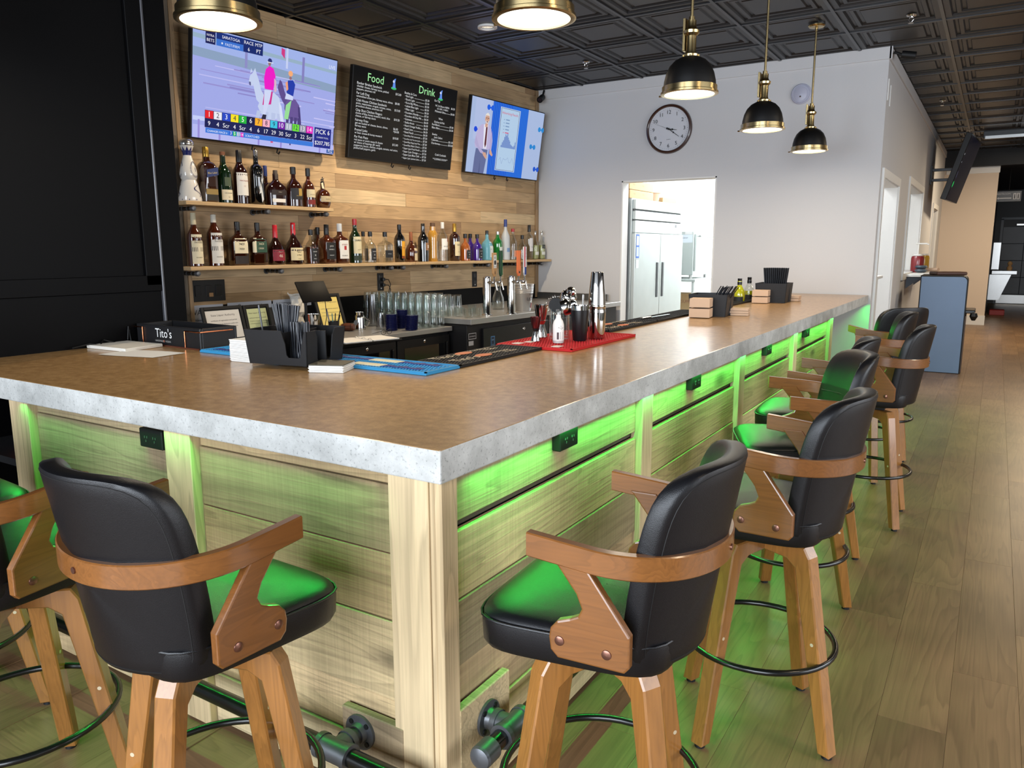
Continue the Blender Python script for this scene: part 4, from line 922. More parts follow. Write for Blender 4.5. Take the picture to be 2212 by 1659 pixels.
G_gold = mat('gold_liquor_glass', (176, 128, 46), .08, spec=.7, coat=.8, coat_rough=.03); G_blue = mat('pale_blue_glass', (96, 158, 176), .08, spec=.7, coat=.8, coat_rough=.03)
G_purple = mat('purple_liquor_glass', (52, 22, 120), .06, spec=.7, coat=1.0, coat_rough=.03); G_orange = mat('orange_liquor_glass', (150, 78, 22), .06, spec=.7, coat=1.0, coat_rough=.03)
G_clear = glass('clear_bottle_glass', (.88, .90, .88), 1.2, .03, .05); G_frost = mat('frosted_glass', (178, 184, 188), .35, spec=.5)
L_amber = mat('whisky', (96, 40, 14), .15); K_ = flat((16, 16, 17), .35); KW = flat((222, 220, 214), .4); KR = mat('red_wax', (186, 22, 38), .3, spec=.6); KG = mat('gold_cap', (176, 140, 60), .3, .8); KS = mat('silver_cap', (190, 190, 188), .2, .9); KB = flat((36, 56, 120), .35)
CR = (224, 214, 184); WH = (226, 224, 218); BK = (20, 20, 22)
US = dict(group='bottles on the upper shelf', shelfz=ZS1)
# ceramic decanter
def ceramic():
    p = on_w(409, 400, .135); H = on_w(404, 300, .135).z - ZS1
    t = thing('ceramic_decanter', 'tall white ceramic decanter with blue painted ornaments, far left on the upper shelf', 'decanter', (p.x, p.y, ZS1), RZ_W, 'bottles on the upper shelf')
    Mc = mat('glazed_white_ceramic', (224, 221, 214), .15, spec=.6, coat=.6); Mb = mat('blue_glaze', (26, 34, 96), .2, coat=.5)
    pr = [(0, 0), (.082, 0), (.086, .01), (.080, .05), (.066, .115), (.055, .150), (.052, .158), (.060, .175), (.064, .20), (.060, .235), (.046, .285), (.033, .325), (.0285, .343)]
    k = H / .46
    MB().lathe([(r * k, z * k) for r, z in pr], 32, Mc).build('body', Mc, t)
    MB().lathe([(.029 * k, .343 * k), (.034 * k, .365 * k), (.050 * k, .408 * k), (.046 * k, .410 * k), (0, .41 * k)], 28, Mc).build('neck_cup', Mc, t)
    z = MB().lathe([(.0295 * k, .338 * k), (.0345 * k, .364 * k), (.037 * k, .372 * k), (.030 * k, .372 * k)], 28, Mb)
    for q in range(9):
        a = 2 * PI * q / 9; P = lambda da, zz, r: (math.cos(a + da) * r * k, math.sin(a + da) * r * k, zz * k); z.add([P(-.33, .368, .0365), P(.33, .368, .0365), P(0, .402, .0500)], [(0, 1, 2)], Mb)
    z.build('blue_collar', Mb, t)
    MB().lathe([(.050, .408), (.054, .415), (.053, .430), (.044, .447), (.028, .457), (.012, .4605), (0, .461)], 28, KS, Matrix.Scale(k, 4)).build('stopper', KS, t)
    o_ = MB()
    def rad_at(zz):
        for (r0, z0), (r1, z1) in zip(pr, pr[1:]):
            if z0 <= zz <= z1 and z1 > z0: return r0 + (r1 - r0) * (zz - z0) / (z1 - z0)
        return .05
    def leaf(a, zz, rot, L_=.010, w_=.0042):
        r = rad_at(zz) + .0012; th = -PI / 2 + a
        pts = [(-L_ / 2, 0), (0, w_ / 2), (L_ / 2, 0), (0, -w_ / 2)]; vs = []
        for x, y in pts:
            X = x * math.cos(rot) - y * math.sin(rot); Y = x * math.sin(rot) + y * math.cos(rot); rz = rad_at(max(.002, min(.34, zz + Y))) + .0012
            vs.append((rz * math.cos(th + X / r) * k, rz * math.sin(th + X / r) * k, (zz + Y) * k))
        o_.add(vs, [(0, 1, 2, 3)], Mb)
    for a0 in (0.25, 2.6, -2.0):
        for q in range(22):
            f = q / 21; a = a0 + .34 * math.sin(f * 2 * PI + .6); zz = .035 + .085 * f
            leaf(a, zz, .8 + 2 * f); leaf(a + .05, zz + .004, 2.2 + 2 * f)
        for q in range(26):
            an = .5 + 5.0 * q / 25; leaf(a0 + .1 + .55 * math.cos(an), .235 + .05 * math.sin(an), an + .6); leaf(a0 + .1 + .64 * math.cos(an), .235 + .058 * math.sin(an), an + 2.2)
        for q in range(7): leaf(a0 + .12, .222 + .004 * q, q * .9, .012)
    for q in range(10): leaf(q * 2 * PI / 10, .012, PI / 2, .011, .008)
    o_.build('painted_ornament', Mb, t)
ceramic()
def diag_label(t, H, rad):
    lb = MB(); m1 = flat((34, 54, 110)); y = -rad * .93
    lb.add([(-rad * .62, y - .002, H * .44), (rad * .92, y - .002, H * .50), (rad * .92, y - .002, H * .64), (-rad * .62, y - .002, H * .58)], [(0, 1, 2, 3)], m1)
    lb.text('Blue Label', .022, flat((206, 190, 130)), (rad * .12, y - .003, H * .515), (1, 0, .10), (0, 0, 1), 'C', rad * 1.2)
    lb.build('diagonal_label', None, t)
bottle('square amber bottle with gold cap and slanted blue label, on the upper shelf', 447, 318, 434, 18, 'shoulder', G_amber, KG, (.82, 1), .40, [(.03, .14, .6, (38, 34, 24), []), (.14, .24, .7, (150, 126, 70), [])], sq=5, depth=.9, extra=diag_label, **US)
bottle('dark bottle with cream label band and brown cap, left of the tall white-labelled one', 483, 328, 435, 16, 'wine', G_green, flat((120, 74, 44)), (.86, 1), .36, [(.06, .26, .95, CR, [('LAGAVULIN', .62, .012, BK), ('16', .22, .014, BK)]), (.33, .5, .5, (70, 84, 60), [])], **US)
bottle('red-brown bottle with a tall white label and black neck, on the upper shelf', 518, 325, 438, 16, 'wine', G_darkred, K_, (.76, 1), .40, [(.16, .58, 1.05, WH, [('MACALLAN', .62, .014, (150, 40, 40)), ('12', .38, .016, (150, 40, 40))])], **US)
def eagle(t, H, rad):
    e = MB(); y = -rad - .002; Wm = flat((206, 210, 212))
    for pts in ([(-.4, .20), (-.1, .42), (.1, .30), (.3, .10), (0, .04), (-.1, .22)], [(.0, .45), (.35, .60), (.2, .46), (.42, .50), (.15, .38)], [(-.25, .3), (-.45, .36), (-.3, .24)]): e.add([(x * rad, y, z * H) for x, z in pts], [list(range(len(pts)))], Wm)
    e.build('bird_print', Wm, t)
bottle('tall dark bottle with a white bird print and long silver neck', 554, 325, 439, 15, 'shoulder', G_black, KS, (.78, 1), .34, extra=eagle, **US)
bottle('small dark red bottle with a blue cap, partly behind the bird print bottle', 574, 358, 440, 15, 'round', G_darkred, KB, (.74, 1), .30, o=.048, **US)
bottle('wide flask-shaped dark bottle with white lower label on the upper shelf', 596, 368, 443, 25, 'squat', G_darkred, flat((70, 60, 52)), (.74, 1), .21, [(.10, .20, .65, WH, [], -.1), (.30, .44, .8, (30, 14, 10), [('WOODFORD RESERVE', .5, .010, (196, 188, 170))])], sq=2.6, depth=.55, **US)
bottle('amber bottle with a black label and gold shield on the upper shelf', 634, 361, 444, 18, 'squat', G_amber, K_, (.82, 1), .34, [(.18, .46, 1.0, (26, 26, 30), [('BOURBON', .30, .010, (190, 160, 80))]), (.28, .46, .30, (170, 140, 66), [], .25)], **US)
bottle('amber bottle with a cream animal label, second from the right on the upper shelf', 666, 364, 446, 14, 'squat', G_brown, K_, (.80, 1), .36, [(.26, .46, .95, (206, 194, 160), [('BOURBON', .3, .010, (90, 60, 40))]), (.08, .20, .8, (120, 28, 24), [])], **US)
def horse_top(t, H, rad):
    e = MB(); e.lathe([(.012, .78 * H), (.018, .80 * H), (.016, .83 * H), (.008, .85 * H)], 14, K_)
    e.tube([(-.012, 0, .89 * H), (-.002, 0, .91 * H), (.010, 0, .90 * H)], .006, K_, 8).tube([(.008, 0, .905 * H), (.014, 0, .93 * H), (.020, 0, .935 * H)], .0035, K_, 6).tube([(.0, 0, .91 * H), (.002, 0, .96 * H), (.006, 0, .975 * H)], .004, K_, 6)
    for a, b in ((-.012, -.018), (-.008, -.004), (.008, .004), (.010, .017)): e.tube([(a, 0, .89 * H), (b, 0, .85 * H)], .002, K_, 5)
    e.build('horse_stopper', K_, t)
    MB().add([(-.030, -.03, .62 * H), (-.008, -.034, .60 * H), (-.018, -.03, .80 * H), (-.034, -.026, .78 * H)], [(0, 1, 2, 3)]).build('hang_tag', M_cream, t)
bottle('round amber bottle with a horse stopper and paper hang tag', 697, 381, 448, 17, 'round', G_brown, None, marks=[(.20, .38, .95, (184, 166, 130), [('BOURBON', .4, .010, (90, 70, 50))])], extra=horse_top, **US)
bas = [(.05, .60, 1.0, CR, [('BASIL', .78, .016, (70, 60, 50)), ('HAYDEN', .70, .016, (70, 60, 50)), ('BOURBON', .2, .010, (90, 80, 60))]), (.28, .36, 1.1, (36, 30, 28), [])]
bottle('tall amber bottle with a cream label and band, far left on the lower shelf', 420, 460, 571, 15.5, 'long', G_brown, flat((206, 196, 166)), (.78, 1), .37, bas)
bas2 = [(.05, .60, 1.0, WH, [('BASIL', .78, .016, (70, 60, 50)), ('HAYDEN', .70, .016, (70, 60, 50)), ('BOURBON', .2, .010, (90, 80, 60))]), (.28, .36, 1.1, (36, 30, 28), [])]
bottle('tallest amber bottle with white label and neck, second on the lower shelf', 463, 455, 570, 16.5, 'long', G_brown, flat((222, 218, 206)), (.74, .93), .36, bas2)
bottle('square amber bottle with black wax top and cream block-letter label', 514, 479, 569, 20, 'flask', G_amber, K_, (.80, 1), .30, [(.28, .62, .72, CR, [('KNOB', .55, .034, BK), ('CREEK', .24, .020, BK)]), (.04, .22, .72, (34, 24, 24), [])], sq=5.5, depth=.6)
bottle('square amber bottle with black wax top and dark green label', 557, 481, 569, 18.5, 'flask', G_amber, K_, (.80, 1), .30, [(.30, .62, .72, (36, 74, 56), [('KNOB', .55, .032, CR), ('CREEK', .24, .018, CR)]), (.30, .64, .25, CR, [], -.82)], sq=5.5, depth=.6)
bottle('stout bottle with red wax neck and red label numbered 46', 595, 486, 568, 17, 'bell', G_darkred, KR, (.62, 1), .32, [(.10, .38, 1.0, (136, 24, 44), [('46', .32, .036, (226, 214, 196)), ("Maker's", .76, .012, (220, 206, 190))])], sq=2.5)
bottle('stout bottle with red dripping wax neck and cream label', 634, 481, 567, 18.5, 'bell', G_darkred, KR, (.60, 1), .30, [(.10, .40, 1.0, (220, 204, 160), [("Maker's", .62, .020, BK), ('& Mark', .36, .020, BK), ('WHISKY', .1, .008, BK)])], sq=2.5)
wt = lambda z0=.08, z1=.46: [(z0, z1, .62, (18, 18, 20), [('WATER', .70, .012, (220, 220, 220)), ('X', .40, .022, (220, 220, 220)), ('MILLS', .16, .012, (220, 220, 220))])]
bottle('small bottle with red side seal and tall black label, in front of an amber one', 672, 496, 567, 13, 'squat', G_clear, K_, (.84, 1), .38, wt(), liquid=(L_amber, .5))
bottle('small amber bottle with black cap half hidden behind two black-labelled ones', 687, 491, 567, 13, 'squat', G_brown, K_, (.80, 1), .36, o=.045)
bottle('square whiskey bottle with black neck and black label', 706, 485, 567, 15.5, 'flask', G_brown, K_, (.74, 1), .36, [(.12, .54, .72, (22, 22, 24), [("JACK", .74, .018, (216, 216, 214)), ("DANIEL'S", .55, .014, (216, 216, 214)), ('WHISKEY', .2, .012, (216, 216, 214))])], sq=5, depth=.95)
bottle('square bourbon bottle with white cap and white label', 734, 483, 567, 15.5, 'flask', G_brown, flat((206, 208, 210)), (.80, 1), .36, [(.12, .58, .72, WH, [('JIM BEAM', .74, .020, (140, 30, 34)), ('BOURBON', .14, .014, BK)]), (.34, .44, .2, (176, 36, 40), [], .12)], sq=5, depth=.95)
bottle('green bottle with red cap and cream label', 767, 473, 566, 13.5, 'long', G_green, mat('red_cap', (160, 24, 34), .3), (.86, 1), .36, [(.22, .60, 1.0, (216, 204, 166), [('JAMESON', .72, .020, BK), ('WHISKEY', .2, .010, BK)]), (.06, .17, 1.0, (40, 52, 36), [])])
bottle('slim clear bottle with black cap right behind the green one', 785, 500, 566, 10, 'squat', G_clear, K_, (.84, 1), .40, [(.06, .46, .5, (40, 42, 48), [])], o=.07)
bottle('clear bottle with black arched label and black cap beside the square clear bottle', 800, 500, 565, 12.5, 'squat', G_clear, K_, (.84, 1), .38, wt())
bottle('square clear bottle with a black band label and black stopper', 832, 501, 565, 14, 'flask', G_clear, K_, (.84, 1), .34, [(.16, .40, .72, (24, 26, 30), [('VODKA', .45, .014, (180, 184, 190))])], sq=5, depth=.9)
bottle('black bottle with an arched yellow and red label', 863, 485, 564, 12, 'taper', G_black, K_, (.86, 1), .36, [(.10, .56, .72, (222, 158, 34), [('Kahlua', .58, .020, (150, 30, 26))], .35), (.10, .17, .72, (150, 40, 30), [], .35)])
bottle('brown bottle with orange foil neck and cream label', 888, 501, 564, 12.5, 'bell', G_brown, flat((136, 78, 44)), (.70, 1), .32, [(.05, .60, .55, (200, 184, 150), [('LIQUEUR', .5, .012, (90, 50, 40))], .35)], sq=2.6)
bottle('black bottle with an oval picture label', 914, 483, 564, 12, 'wine', G_black, K_, (.80, 1), .37, [(.30, .50, .6, (150, 110, 80), [('CREAM', .55, .012, (236, 220, 190))], .3), (.36, .44, .25, (220, 206, 190), [], .3)])
bottle('tall waisted bottle of gold liquor with a brown cap', 935, 481, 563, 10.5, 'waist', G_gold, flat((96, 70, 48)), (.90, 1), .52, [(.08, .52, .25, (206, 204, 190), [], .5)])
bottle('clear rum bottle with white cap and white label', 956, 480, 563, 11, 'std', G_clear, KW, (.84, 1), .36, [(.30, .58, 1.0, WH, [('BACARDI', .25, .016, BK)]), (.50, .60, .25, (150, 40, 44), [], .5)])
bottle('brown rum bottle with gold cap and cream label', 982, 483, 563, 11.5, 'shoulder', G_amber, KG, (.78, 1), .38, [(.14, .52, .8, (216, 200, 160), [('Captain', .74, .018, BK), ('RUM', .25, .012, (120, 40, 30))])])
bottle('round orange liquor bottle with black cap, left of the purple ones', 1005, 505, 562, 11.5, 'squat', G_orange, K_, (.84, 1), .36, wt(.08, .40))
bottle('dark purple bottle with black cap half hidden behind the orange one', 1016, 505, 562, 11, 'squat', G_purple, K_, (.84, 1), .36, o=.045)
bottle('bright purple liquor bottle with black arched label and black cap', 1031, 506, 562, 11.5, 'squat', G_purple, K_, (.84, 1), .36, wt())
bottle('square pale blue gin bottle with a black cap', 1052, 498, 561, 12, 'squat', G_blue, K_, (.86, 1), .30, [(.10, .62, .5, (206, 214, 210), [('GIN', .5, .014, (70, 90, 110))], .25)], sq=4, depth=.9)
bottle('bright green gin bottle with a silver cap and white crest label', 1075, 500, 561, 11, 'taper', G_tanq, KS, (.86, 1), .34, [(.16, .46, .7, (196, 204, 196), [('GIN', .5, .014, (40, 70, 50))], .2)])
bottle('tallest frosted vodka bottle with a blue cap', 1092, 474, 561, 9.5, 'long', G_frost, KB, (.82, 1), .40, [(.2, .3, .6, (110, 140, 180), [])])
bottle('clear bottle with a small red cap behind the orange tap handle', 1108, 494, 561, 9, 'long', G_clear, mat('red_cap', (160, 24, 34), .3), (.90, 1), .40, [(.1, .3, .6, (196, 130, 100), [])])
bottle('small clear bottle with a black label behind the striped tap handle', 1128, 508, 560, 9, 'squat', G_clear, K_, (.84, 1), .38, wt())
bottle('clear vodka bottle with a tall black cap and white label', 1143, 486, 560, 8.5, 'shoulder', G_clear, K_, (.80, 1), .42, [(.24, .62, .8, (206, 204, 204), [('VODKA', .3, .012, BK)])])
bottle('clear bottle with silver cap, second from the right end of the lower shelf', 1156, 499, 560, 8, 'squat', G_clear, KS, (.88, 1), .32, [(.16, .27, .9, (206, 208, 200), [])], liquid=(mat('pale_yellow_spirit', (170, 172, 110), .3), .5))
bottle('clear bottle with silver cap, last at the right end of the lower shelf', 1170, 499, 560, 8, 'squat', G_clear, KS, (.88, 1), .32, [(.16, .27, .9, (206, 208, 200), []), (.38, .52, .8, (60, 64, 60), [('VODKA', .3, .012, (206, 208, 200))])], liquid=(mat('pale_yellow_spirit', (170, 172, 110), .3), .5))

# ------------------------------------------------------------------ back counters and coolers along the wood wall
def WL(s, o, z): return (s, -o, z)          # local coordinates of things rooted at the wall corner
ZC1, ZC2 = .85, .92
M_counter = mat('counter_steel', (176, 175, 172), .34, .65, noise=.05, nscale=20)
t = thing('back_counter', 'lower stainless counter with black edge along the wood wall', 'counter', CN, RZ_W)
MB().box((-3.875, -.53, ZC1 - .02), (2.05, .98, .04), None, .003).build('steel_top', M_counter, t)
t = thing('draft_counter', 'raised stainless counter under the beer taps', 'counter', CN, RZ_W)
MB().box((-1.43, -.622, ZC2 - .025), (2.80, 1.19, .05), None, .003).build('steel_top', M_counter, t)
MB().box((-.032, -.55, ZC2 + .04), (.02, 1.0, .08), None, .003).build('end_splash', M_steel, t)
t = thing('back_bar_cooler', 'black glass-door cooler under the lower steel counter', 'cooler', CN, RZ_W)
MB().box((-3.875, -.51, .405), (2.04, .92, .81), None, .004).build('cabinet', M_plasticm, t)
for k, s in enumerate((-4.55, -3.875, -3.20)):
    d = MB().box((s, -.985, .42), (.66, .03, .72), None, .004); o = d.build('door', M_black, t)
    MB().box((s, -1.001, .43), (.50, .004, .56)).build('door_glass', M_glassd, o)
    MB().lathe([(0, 0), (.014, .0), (.014, .004), (.008, .008), (0, .008)], 14, M_chrome, Matrix.Translation((s, -1.0, .75)) @ Matrix.Rotation(R(90), 4, 'X')).build('lock', M_chrome, o)
    MB().box((s + .28, -1.012, .42), (.022, .024, .6), None, .006).build('handle', M_plastic, o)
t = thing('keg_cooler', 'black two-door keg cooler under the beer taps', 'cooler', CN, RZ_W)
MB().box((-1.44, -.62, .432), (2.78, 1.10, .864), None, .004).build('cabinet', M_plasticm, t)
for s in (-2.09, -.93):
    o = MB().box((s, -1.185, .45), (1.08, .03, .74), None, .004).build('door', M_plastic, t)
    MB().lathe([(0, 0), (.016, 0), (.014, .006), (0, .007)], 14, M_chrome, Matrix.Translation((s + .1, -1.2, .77)) @ Matrix.Rotation(R(90), 4, 'X')).build('lock', M_chrome, o)
lab = Canvas(-1.1755, flat); lab.rect(-2.815, .735, -2.705, .79, (190, 190, 192)); lab.rect(-2.81, .74, -2.71, .785, (22, 22, 24)); lab.txt('CONTINENTAL', -2.76, .757, .014, (220, 220, 222), 'C', .09); lab.rect(-2.815, .68, -2.745, .72, (176, 178, 180)); lab.build('maker_label', None, t)
lab = Canvas(-1.2005, flat); lab.poly([(-2.52, .60), (-2.49, .57), (-2.46, .60), (-2.46, .74), (-2.52, .74)], (70, 130, 180)); lab.poly([(-2.513, .603), (-2.49, .58), (-2.467, .603), (-2.467, .733), (-2.513, .733)], (24, 44, 66)); lab.txt('NSF', -2.49, .70, .018, (150, 190, 220), 'C', .04); lab.txt('ICE', -2.49, .655, .018, (150, 190, 220), 'C', .04); lab.build('blue_sticker', None, t)

# notices on the backsplash
def notice(label, s0, s1, z0, z1, lines, o=.0265, col=(186, 190, 200)):
    c = Canvas(0, flat); cs_ = (s0 + s1) / 2; wd = s1 - s0; h_ = z1 - z0
    c.add([(-wd / 2, 0, 0), (wd / 2, 0, 0), (wd / 2, 0, h_), (-wd / 2, 0, h_)], [(0, 1, 2, 3)], flat(col)); c.add([(-wd / 2, .002, 0), (wd / 2, .002, 0), (wd / 2, .002, h_), (-wd / 2, .002, h_)], [(3, 2, 1, 0)], flat(col))
    for tx, zz, sz, al in lines: c.txt(tx, {'L': -wd / 2 + .012, 'C': 0, 'R': wd / 2 - .01}[al], zz * h_, sz, (30, 32, 40), al, wd * .92)
    return tag(c.build('notice_sheet', None, None, W(cs_, o, z0), (0, 0, RZ_W)), label, 'sign', 'paper notices on the backsplash')
fill = [('Alcoholic beverages can cause health problems', .55, .022, 'L'), ('and impair your ability to drive a car', .43, .022, 'L'), ('or operate machinery. Serving to minors', .31, .022, 'L'), ('is against the law.', .19, .022, 'L')]
notice('pale paper notice headed WARNING at the left end of the backsplash', -4.78, -4.48, .84, 1.106, [('WARNING', .72, .075, 'L')] + fill)
notice('narrow paper strip reading Government on the backsplash', -4.44, -4.02, 1.045, 1.11, [('Government', .30, .045, 'C')], .027)
notice('narrow paper strip reading pregnancy because on the backsplash', -4.005, -3.60, 1.045, 1.11, [('pregnancy because', .30, .045, 'C')], .0275)
def on_frame(px0, px1, py0, py1, o):
    a = on_w(px0, (py0 + py1) / 2, o); b = on_w(px1, (py0 + py1) / 2, o); m = on_w((px0 + px1) / 2, py0, o)
    sa = (a - CN).dot(DW); sb = (b - CN).dot(DW); return sa, sb, m.z
def framed(label, px0, px1, py0, o, paper, lines, lean=14, bot=ZC1, rz=0, mar=.03):
    s0, s1, zt = on_frame(px0, px1, py0, py0 + 50, o); wd = abs(s1 - s0); h_ = (zt - bot) / math.cos(R(lean)) + .004
    t = thing('framed_certificate', label, 'frame', W((s0 + s1) / 2, o, bot + .002), 0, 'framed papers on the back counter', (R(-lean), 0, RZ_W + R(rz)))
    f = MB(); f.box((-wd / 2 + .012, .008, h_ / 2), (.024, .018, h_), M_black, .002).box((wd / 2 - .012, .008, h_ / 2), (.024, .018, h_), M_black, .002).box((0, .008, .012), (wd - .048, .018, .024), M_black, .002).box((0, .008, h_ - .012), (wd - .048, .018, .024), M_black, .002); f.build('frame', M_black, t)
    MB().box((0, .012, h_ / 2), (wd - .04, .006, h_ - .04), M_black).build('backing', M_black, t)
    c = Canvas(.006, flat); m2 = mar
    c.rect(-wd / 2 + m2, m2, wd / 2 - m2, h_ - m2, paper)
    for tx, zz, sz in lines: c.txt(tx, 0, m2 + zz * (h_ - 2 * m2), sz, (50, 50, 56), 'C', (wd - 2 * m2) * .86)
    c.build('certificate', None, t); return t
cl = [('State Liquor Authority', .80, .022), ('certificate of registration and permit', .62, .015), ('this licence is to be displayed in public view', .50, .013), ('at the premises named above at all times', .40, .013), ('issued to the holder', .24, .013)]
framed('black framed white certificate leaning behind the black straw holder', 447, 536, 664, .42, (214, 212, 208), cl, 16)
framed('black framed orange paper certificate beside the crumpled paper bag', 590, 648, 664, .42, (206, 92, 62), cl[1:], 12, mar=.04)
framed('black framed pale green certificate half hidden behind the straws', 536, 592, 660, .36, (196, 206, 160), cl, 14)
framed('black framed yellow certificate leaning behind the pencil cup', 697, 748, 637, .50, (226, 204, 116), [('Certificate of Registration', .82, .02)] + cl[1:], 22, rz=-8)
# crumpled white paper bag
p = on_z(645, 712, ZC1)
bmx = bmesh.new(); rnd = random.Random(11); nb = 14; vs = []
for j in range(9):
    z = j / 8 * .30; wv = .055 + .012 * math.sin(j * 1.7) + .01 * (j / 8)
    vs.append([bmx.verts.new((wv * math.cos(2 * PI * k / nb) * 1.15 + rnd.uniform(-.010, .010), .6 * wv * math.sin(2 * PI * k / nb) + rnd.uniform(-.012, .012), z + (rnd.uniform(-.012, .03) if j == 8 else 0))) for k in range(nb)])
for j in range(8):
    for k in range(nb): bmx.faces.new((vs[j][k], vs[j][(k + 1) % nb], vs[j + 1][(k + 1) % nb], vs[j + 1][k]))
bmx.faces.new(vs[0][::-1])
tag(MB().bm(bmx).build('paper_bag', M_paper, None, (p.x, p.y, ZC1 + .001), (0, 0, RZ_W)), 'crumpled white paper bag beside the tablet stand', 'paper bag')
# tablet on a pole
p = on_z(664, 735, ZC1)
t = thing('tablet_stand', 'black tablet on a pole stand seen over the back counter', 'tablet stand', (p.x, p.y, ZC1), RZ_W)
MB().lathe([(.075, 0), (.075, .006), (.02, .012), (.012, .014)], 24, M_black).build('base', M_black, t); MB().cyl((0, 0, .012), (0, 0, .34), .011, M_black, 12).build('pole', M_black, t)
U_ = (Vector((c_r.x, c_r.y, 0)).normalized() * .70 + Vector((c_f.x, c_f.y, 0)).normalized() * .71).normalized()
Bk = Vector((-U_.y, U_.x, 0)); 
if Bk.dot(c_f) < 0: Bk = -Bk
V_ = (Vector((0, 0, 1)) * .80 + Bk * .60).normalized(); N_ = U_.cross(V_)
o = MB().box((0, 0, 0), (.25, .185, .014), None, .005, seg=2).build('tablet', mat('tablet_black', (6, 6, 7), .5, spec=.1), t)
o.matrix_world = Matrix.Translation(on_w(677, 630, ((p - CN).dot(NW)))) @ Matrix((U_, V_, N_)).transposed().to_4x4()
bpy.context.view_layer.update(); o.matrix_parent_inverse = Matrix.Translation(t.location).inverted() if False else Matrix(); o.matrix_local = (Matrix.Translation(t.location) @ Matrix.Rotation(RZ_W, 4, 'Z')).inverted() @ (Matrix.Translation(on_w(677, 630, ((p - CN).dot(NW)))) @ Matrix((U_, V_, N_)).transposed().to_4x4())
MB().tube([(.13, 0, -.02), (.17, .01, -.05), (.17, .0, -.16), (.15, .02, -.30)], .003, M_black, 6).build('cable', M_black, t, (.02, -.01, .33))
# metal tumbler, mesh pencil cup, barrel, mug
def lathe_thing(name, label, cat, px, py, z, prof, material, group=None, seg=24, part=None):
    p = on_z(px, py, z); return tag(MB().lathe(prof, seg, material).build(name, material, None, (p.x, p.y, z + .0005)), label, cat, group)
lathe_thing('metal_tumbler', 'polished metal tumbler beside the tablet pole', 'cup', 679, 724, ZC1, [(0, 0), (.033, 0), (.036, .01), (.046, .17), (.045, .17), (.035, .012), (0, .01)], M_chrome)
p = on_z(722, 722, ZC1); t = thing('pencil_cup', 'black mesh pencil cup full of pens', 'cup', (p.x, p.y, ZC1 + .0005), 0)
MB().lathe([(0, 0), (.034, 0), (.046, .105), (.0445, .105), (.0325, .003), (0, .003)], 20, M_plasticm).build('mesh_cup', M_plasticm, t)
for k, (cc, a, b) in enumerate((((20, 20, 22), .02, .03), ((40, 120, 130), -.03, .02), ((30, 30, 34), .035, -.02), ((150, 150, 150), -.02, -.03), ((24, 24, 26), .045, .005), ((36, 40, 70), -.045, -.005))):
    tag(MB().cyl((p.x + a * .4, p.y + b * .4, ZC1 + .006), (p.x + a * 1.5, p.y + b * 1.5, ZC1 + .155 + .01 * k), .0038, flat(cc, .3), 8).build('pen', None), ('black', 'teal', 'charcoal', 'silver', 'short black', 'navy')[k] + ' pen standing in the black mesh pencil cup', 'pen', 'pens in the mesh cup')
p = on_z(752, 715, ZC1)
t = thing('small_barrel', 'small brown wooden barrel lying on the back counter', 'barrel', (p.x, p.y, ZC1 + .034), R(20)); bmw = wood('barrel_wood', [(96, 50, 30), (90, 46, 28)], (3, 30, 30), .4, .1, .3, 1)
MB().lathe([(0, -.055), (.026, -.055), (.033, -.02), (.034, 0), (.033, .02), (.026, .055), (0, .055)], 20, bmw, Matrix.Rotation(R(90), 4, 'Y')).build('barrel_body', bmw, t)
for x in (-.035, .035): MB().lathe([(.0318, -.004), (.0322, .004)], 20, flat((50, 26, 18)), Matrix.Translation((x, 0, 0)) @ Matrix.Rotation(R(90), 4, 'Y'), close=False).build('hoop', None, t)
p = on_z(778, 712, ZC1); t = thing('pewter_mug', 'pewter mug with a round handle and an engraved badge', 'mug', (p.x, p.y, ZC1 + .0005), R(30))
MB().lathe([(0, 0), (.048, 0), (.05, .006), (.047, .02), (.046, .10), (.042, .118), (.036, .125), (.037, .15), (.035, .15), (.033, .125), (.04, .11), (.04, .01), (0, .008)], 28, M_chrome).build('mug_body', M_chrome, t)
MB().tube([(.045 + .035 * math.sin(PI * k / 10), 0, .025 + .085 * k / 10) for k in range(11)], .007, M_chrome, 8).build('handle', M_chrome, t)
MB().lathe([(0, 0), (.022, 0), (.022, .003), (0, .003)], 20, M_iron, Matrix.Translation((-.02, -.044, .065)) @ Matrix.Rotation(R(25), 4, 'Z') @ Matrix.Rotation(R(90), 4, 'X')).build('badge', M_iron, t)
# stacks of plastic cups
def cup_stack(px, py, n, h, r, label):
    p = on_z(px, py, ZC1); t = thing('plastic_cup_stack', label, 'cups', (p.x, p.y, ZC1 + .0005), 0, 'plastic cup stacks')
    for k in range(n):
        z = k * h * .075
        MB().lathe([(r, z), (r * 1.02, z + .004), (r * .76, z + h)] if True else [], 18, M_clearp, close=False).build('cup', M_clearp, t)
cup_stack(807, 704, 10, .17, .046, 'tall stack of clear plastic cups beside the pewter mug'); cup_stack(824, 711, 5, .11, .044, 'short stack of clear plastic cups in front of the tall one')
# dark blue cup stacks
M_bluep = mat('dark_blue_plastic', (24, 28, 76), .25, spec=.5)
def ridged(px, py, n, r, label, lean=0):
    p = on_z(px, py, ZC1); t = thing('blue_cup_stack', label, 'cups', (p.x, p.y, ZC1 + .0005), 0, 'dark blue stacks on the back counter')
    for k in range(n):
        z = k * .0115; MB().lathe([(r * .82, z), (r, z + .008), (r, z + .0105), (r * .8, z + .011)], 18, M_bluep).build('blue_cup', M_bluep, t, (lean * k * .0006, 0, 0))
ridged(846, 714, 12, .052, 'left stack of dark blue plastic lids on the back counter'); ridged(868, 709, 14, .052, 'middle and tallest stack of dark blue plastic lids', 1); ridged(889, 713, 11, .055, 'right stack of dark blue plastic lids beside the pint glasses', 2)
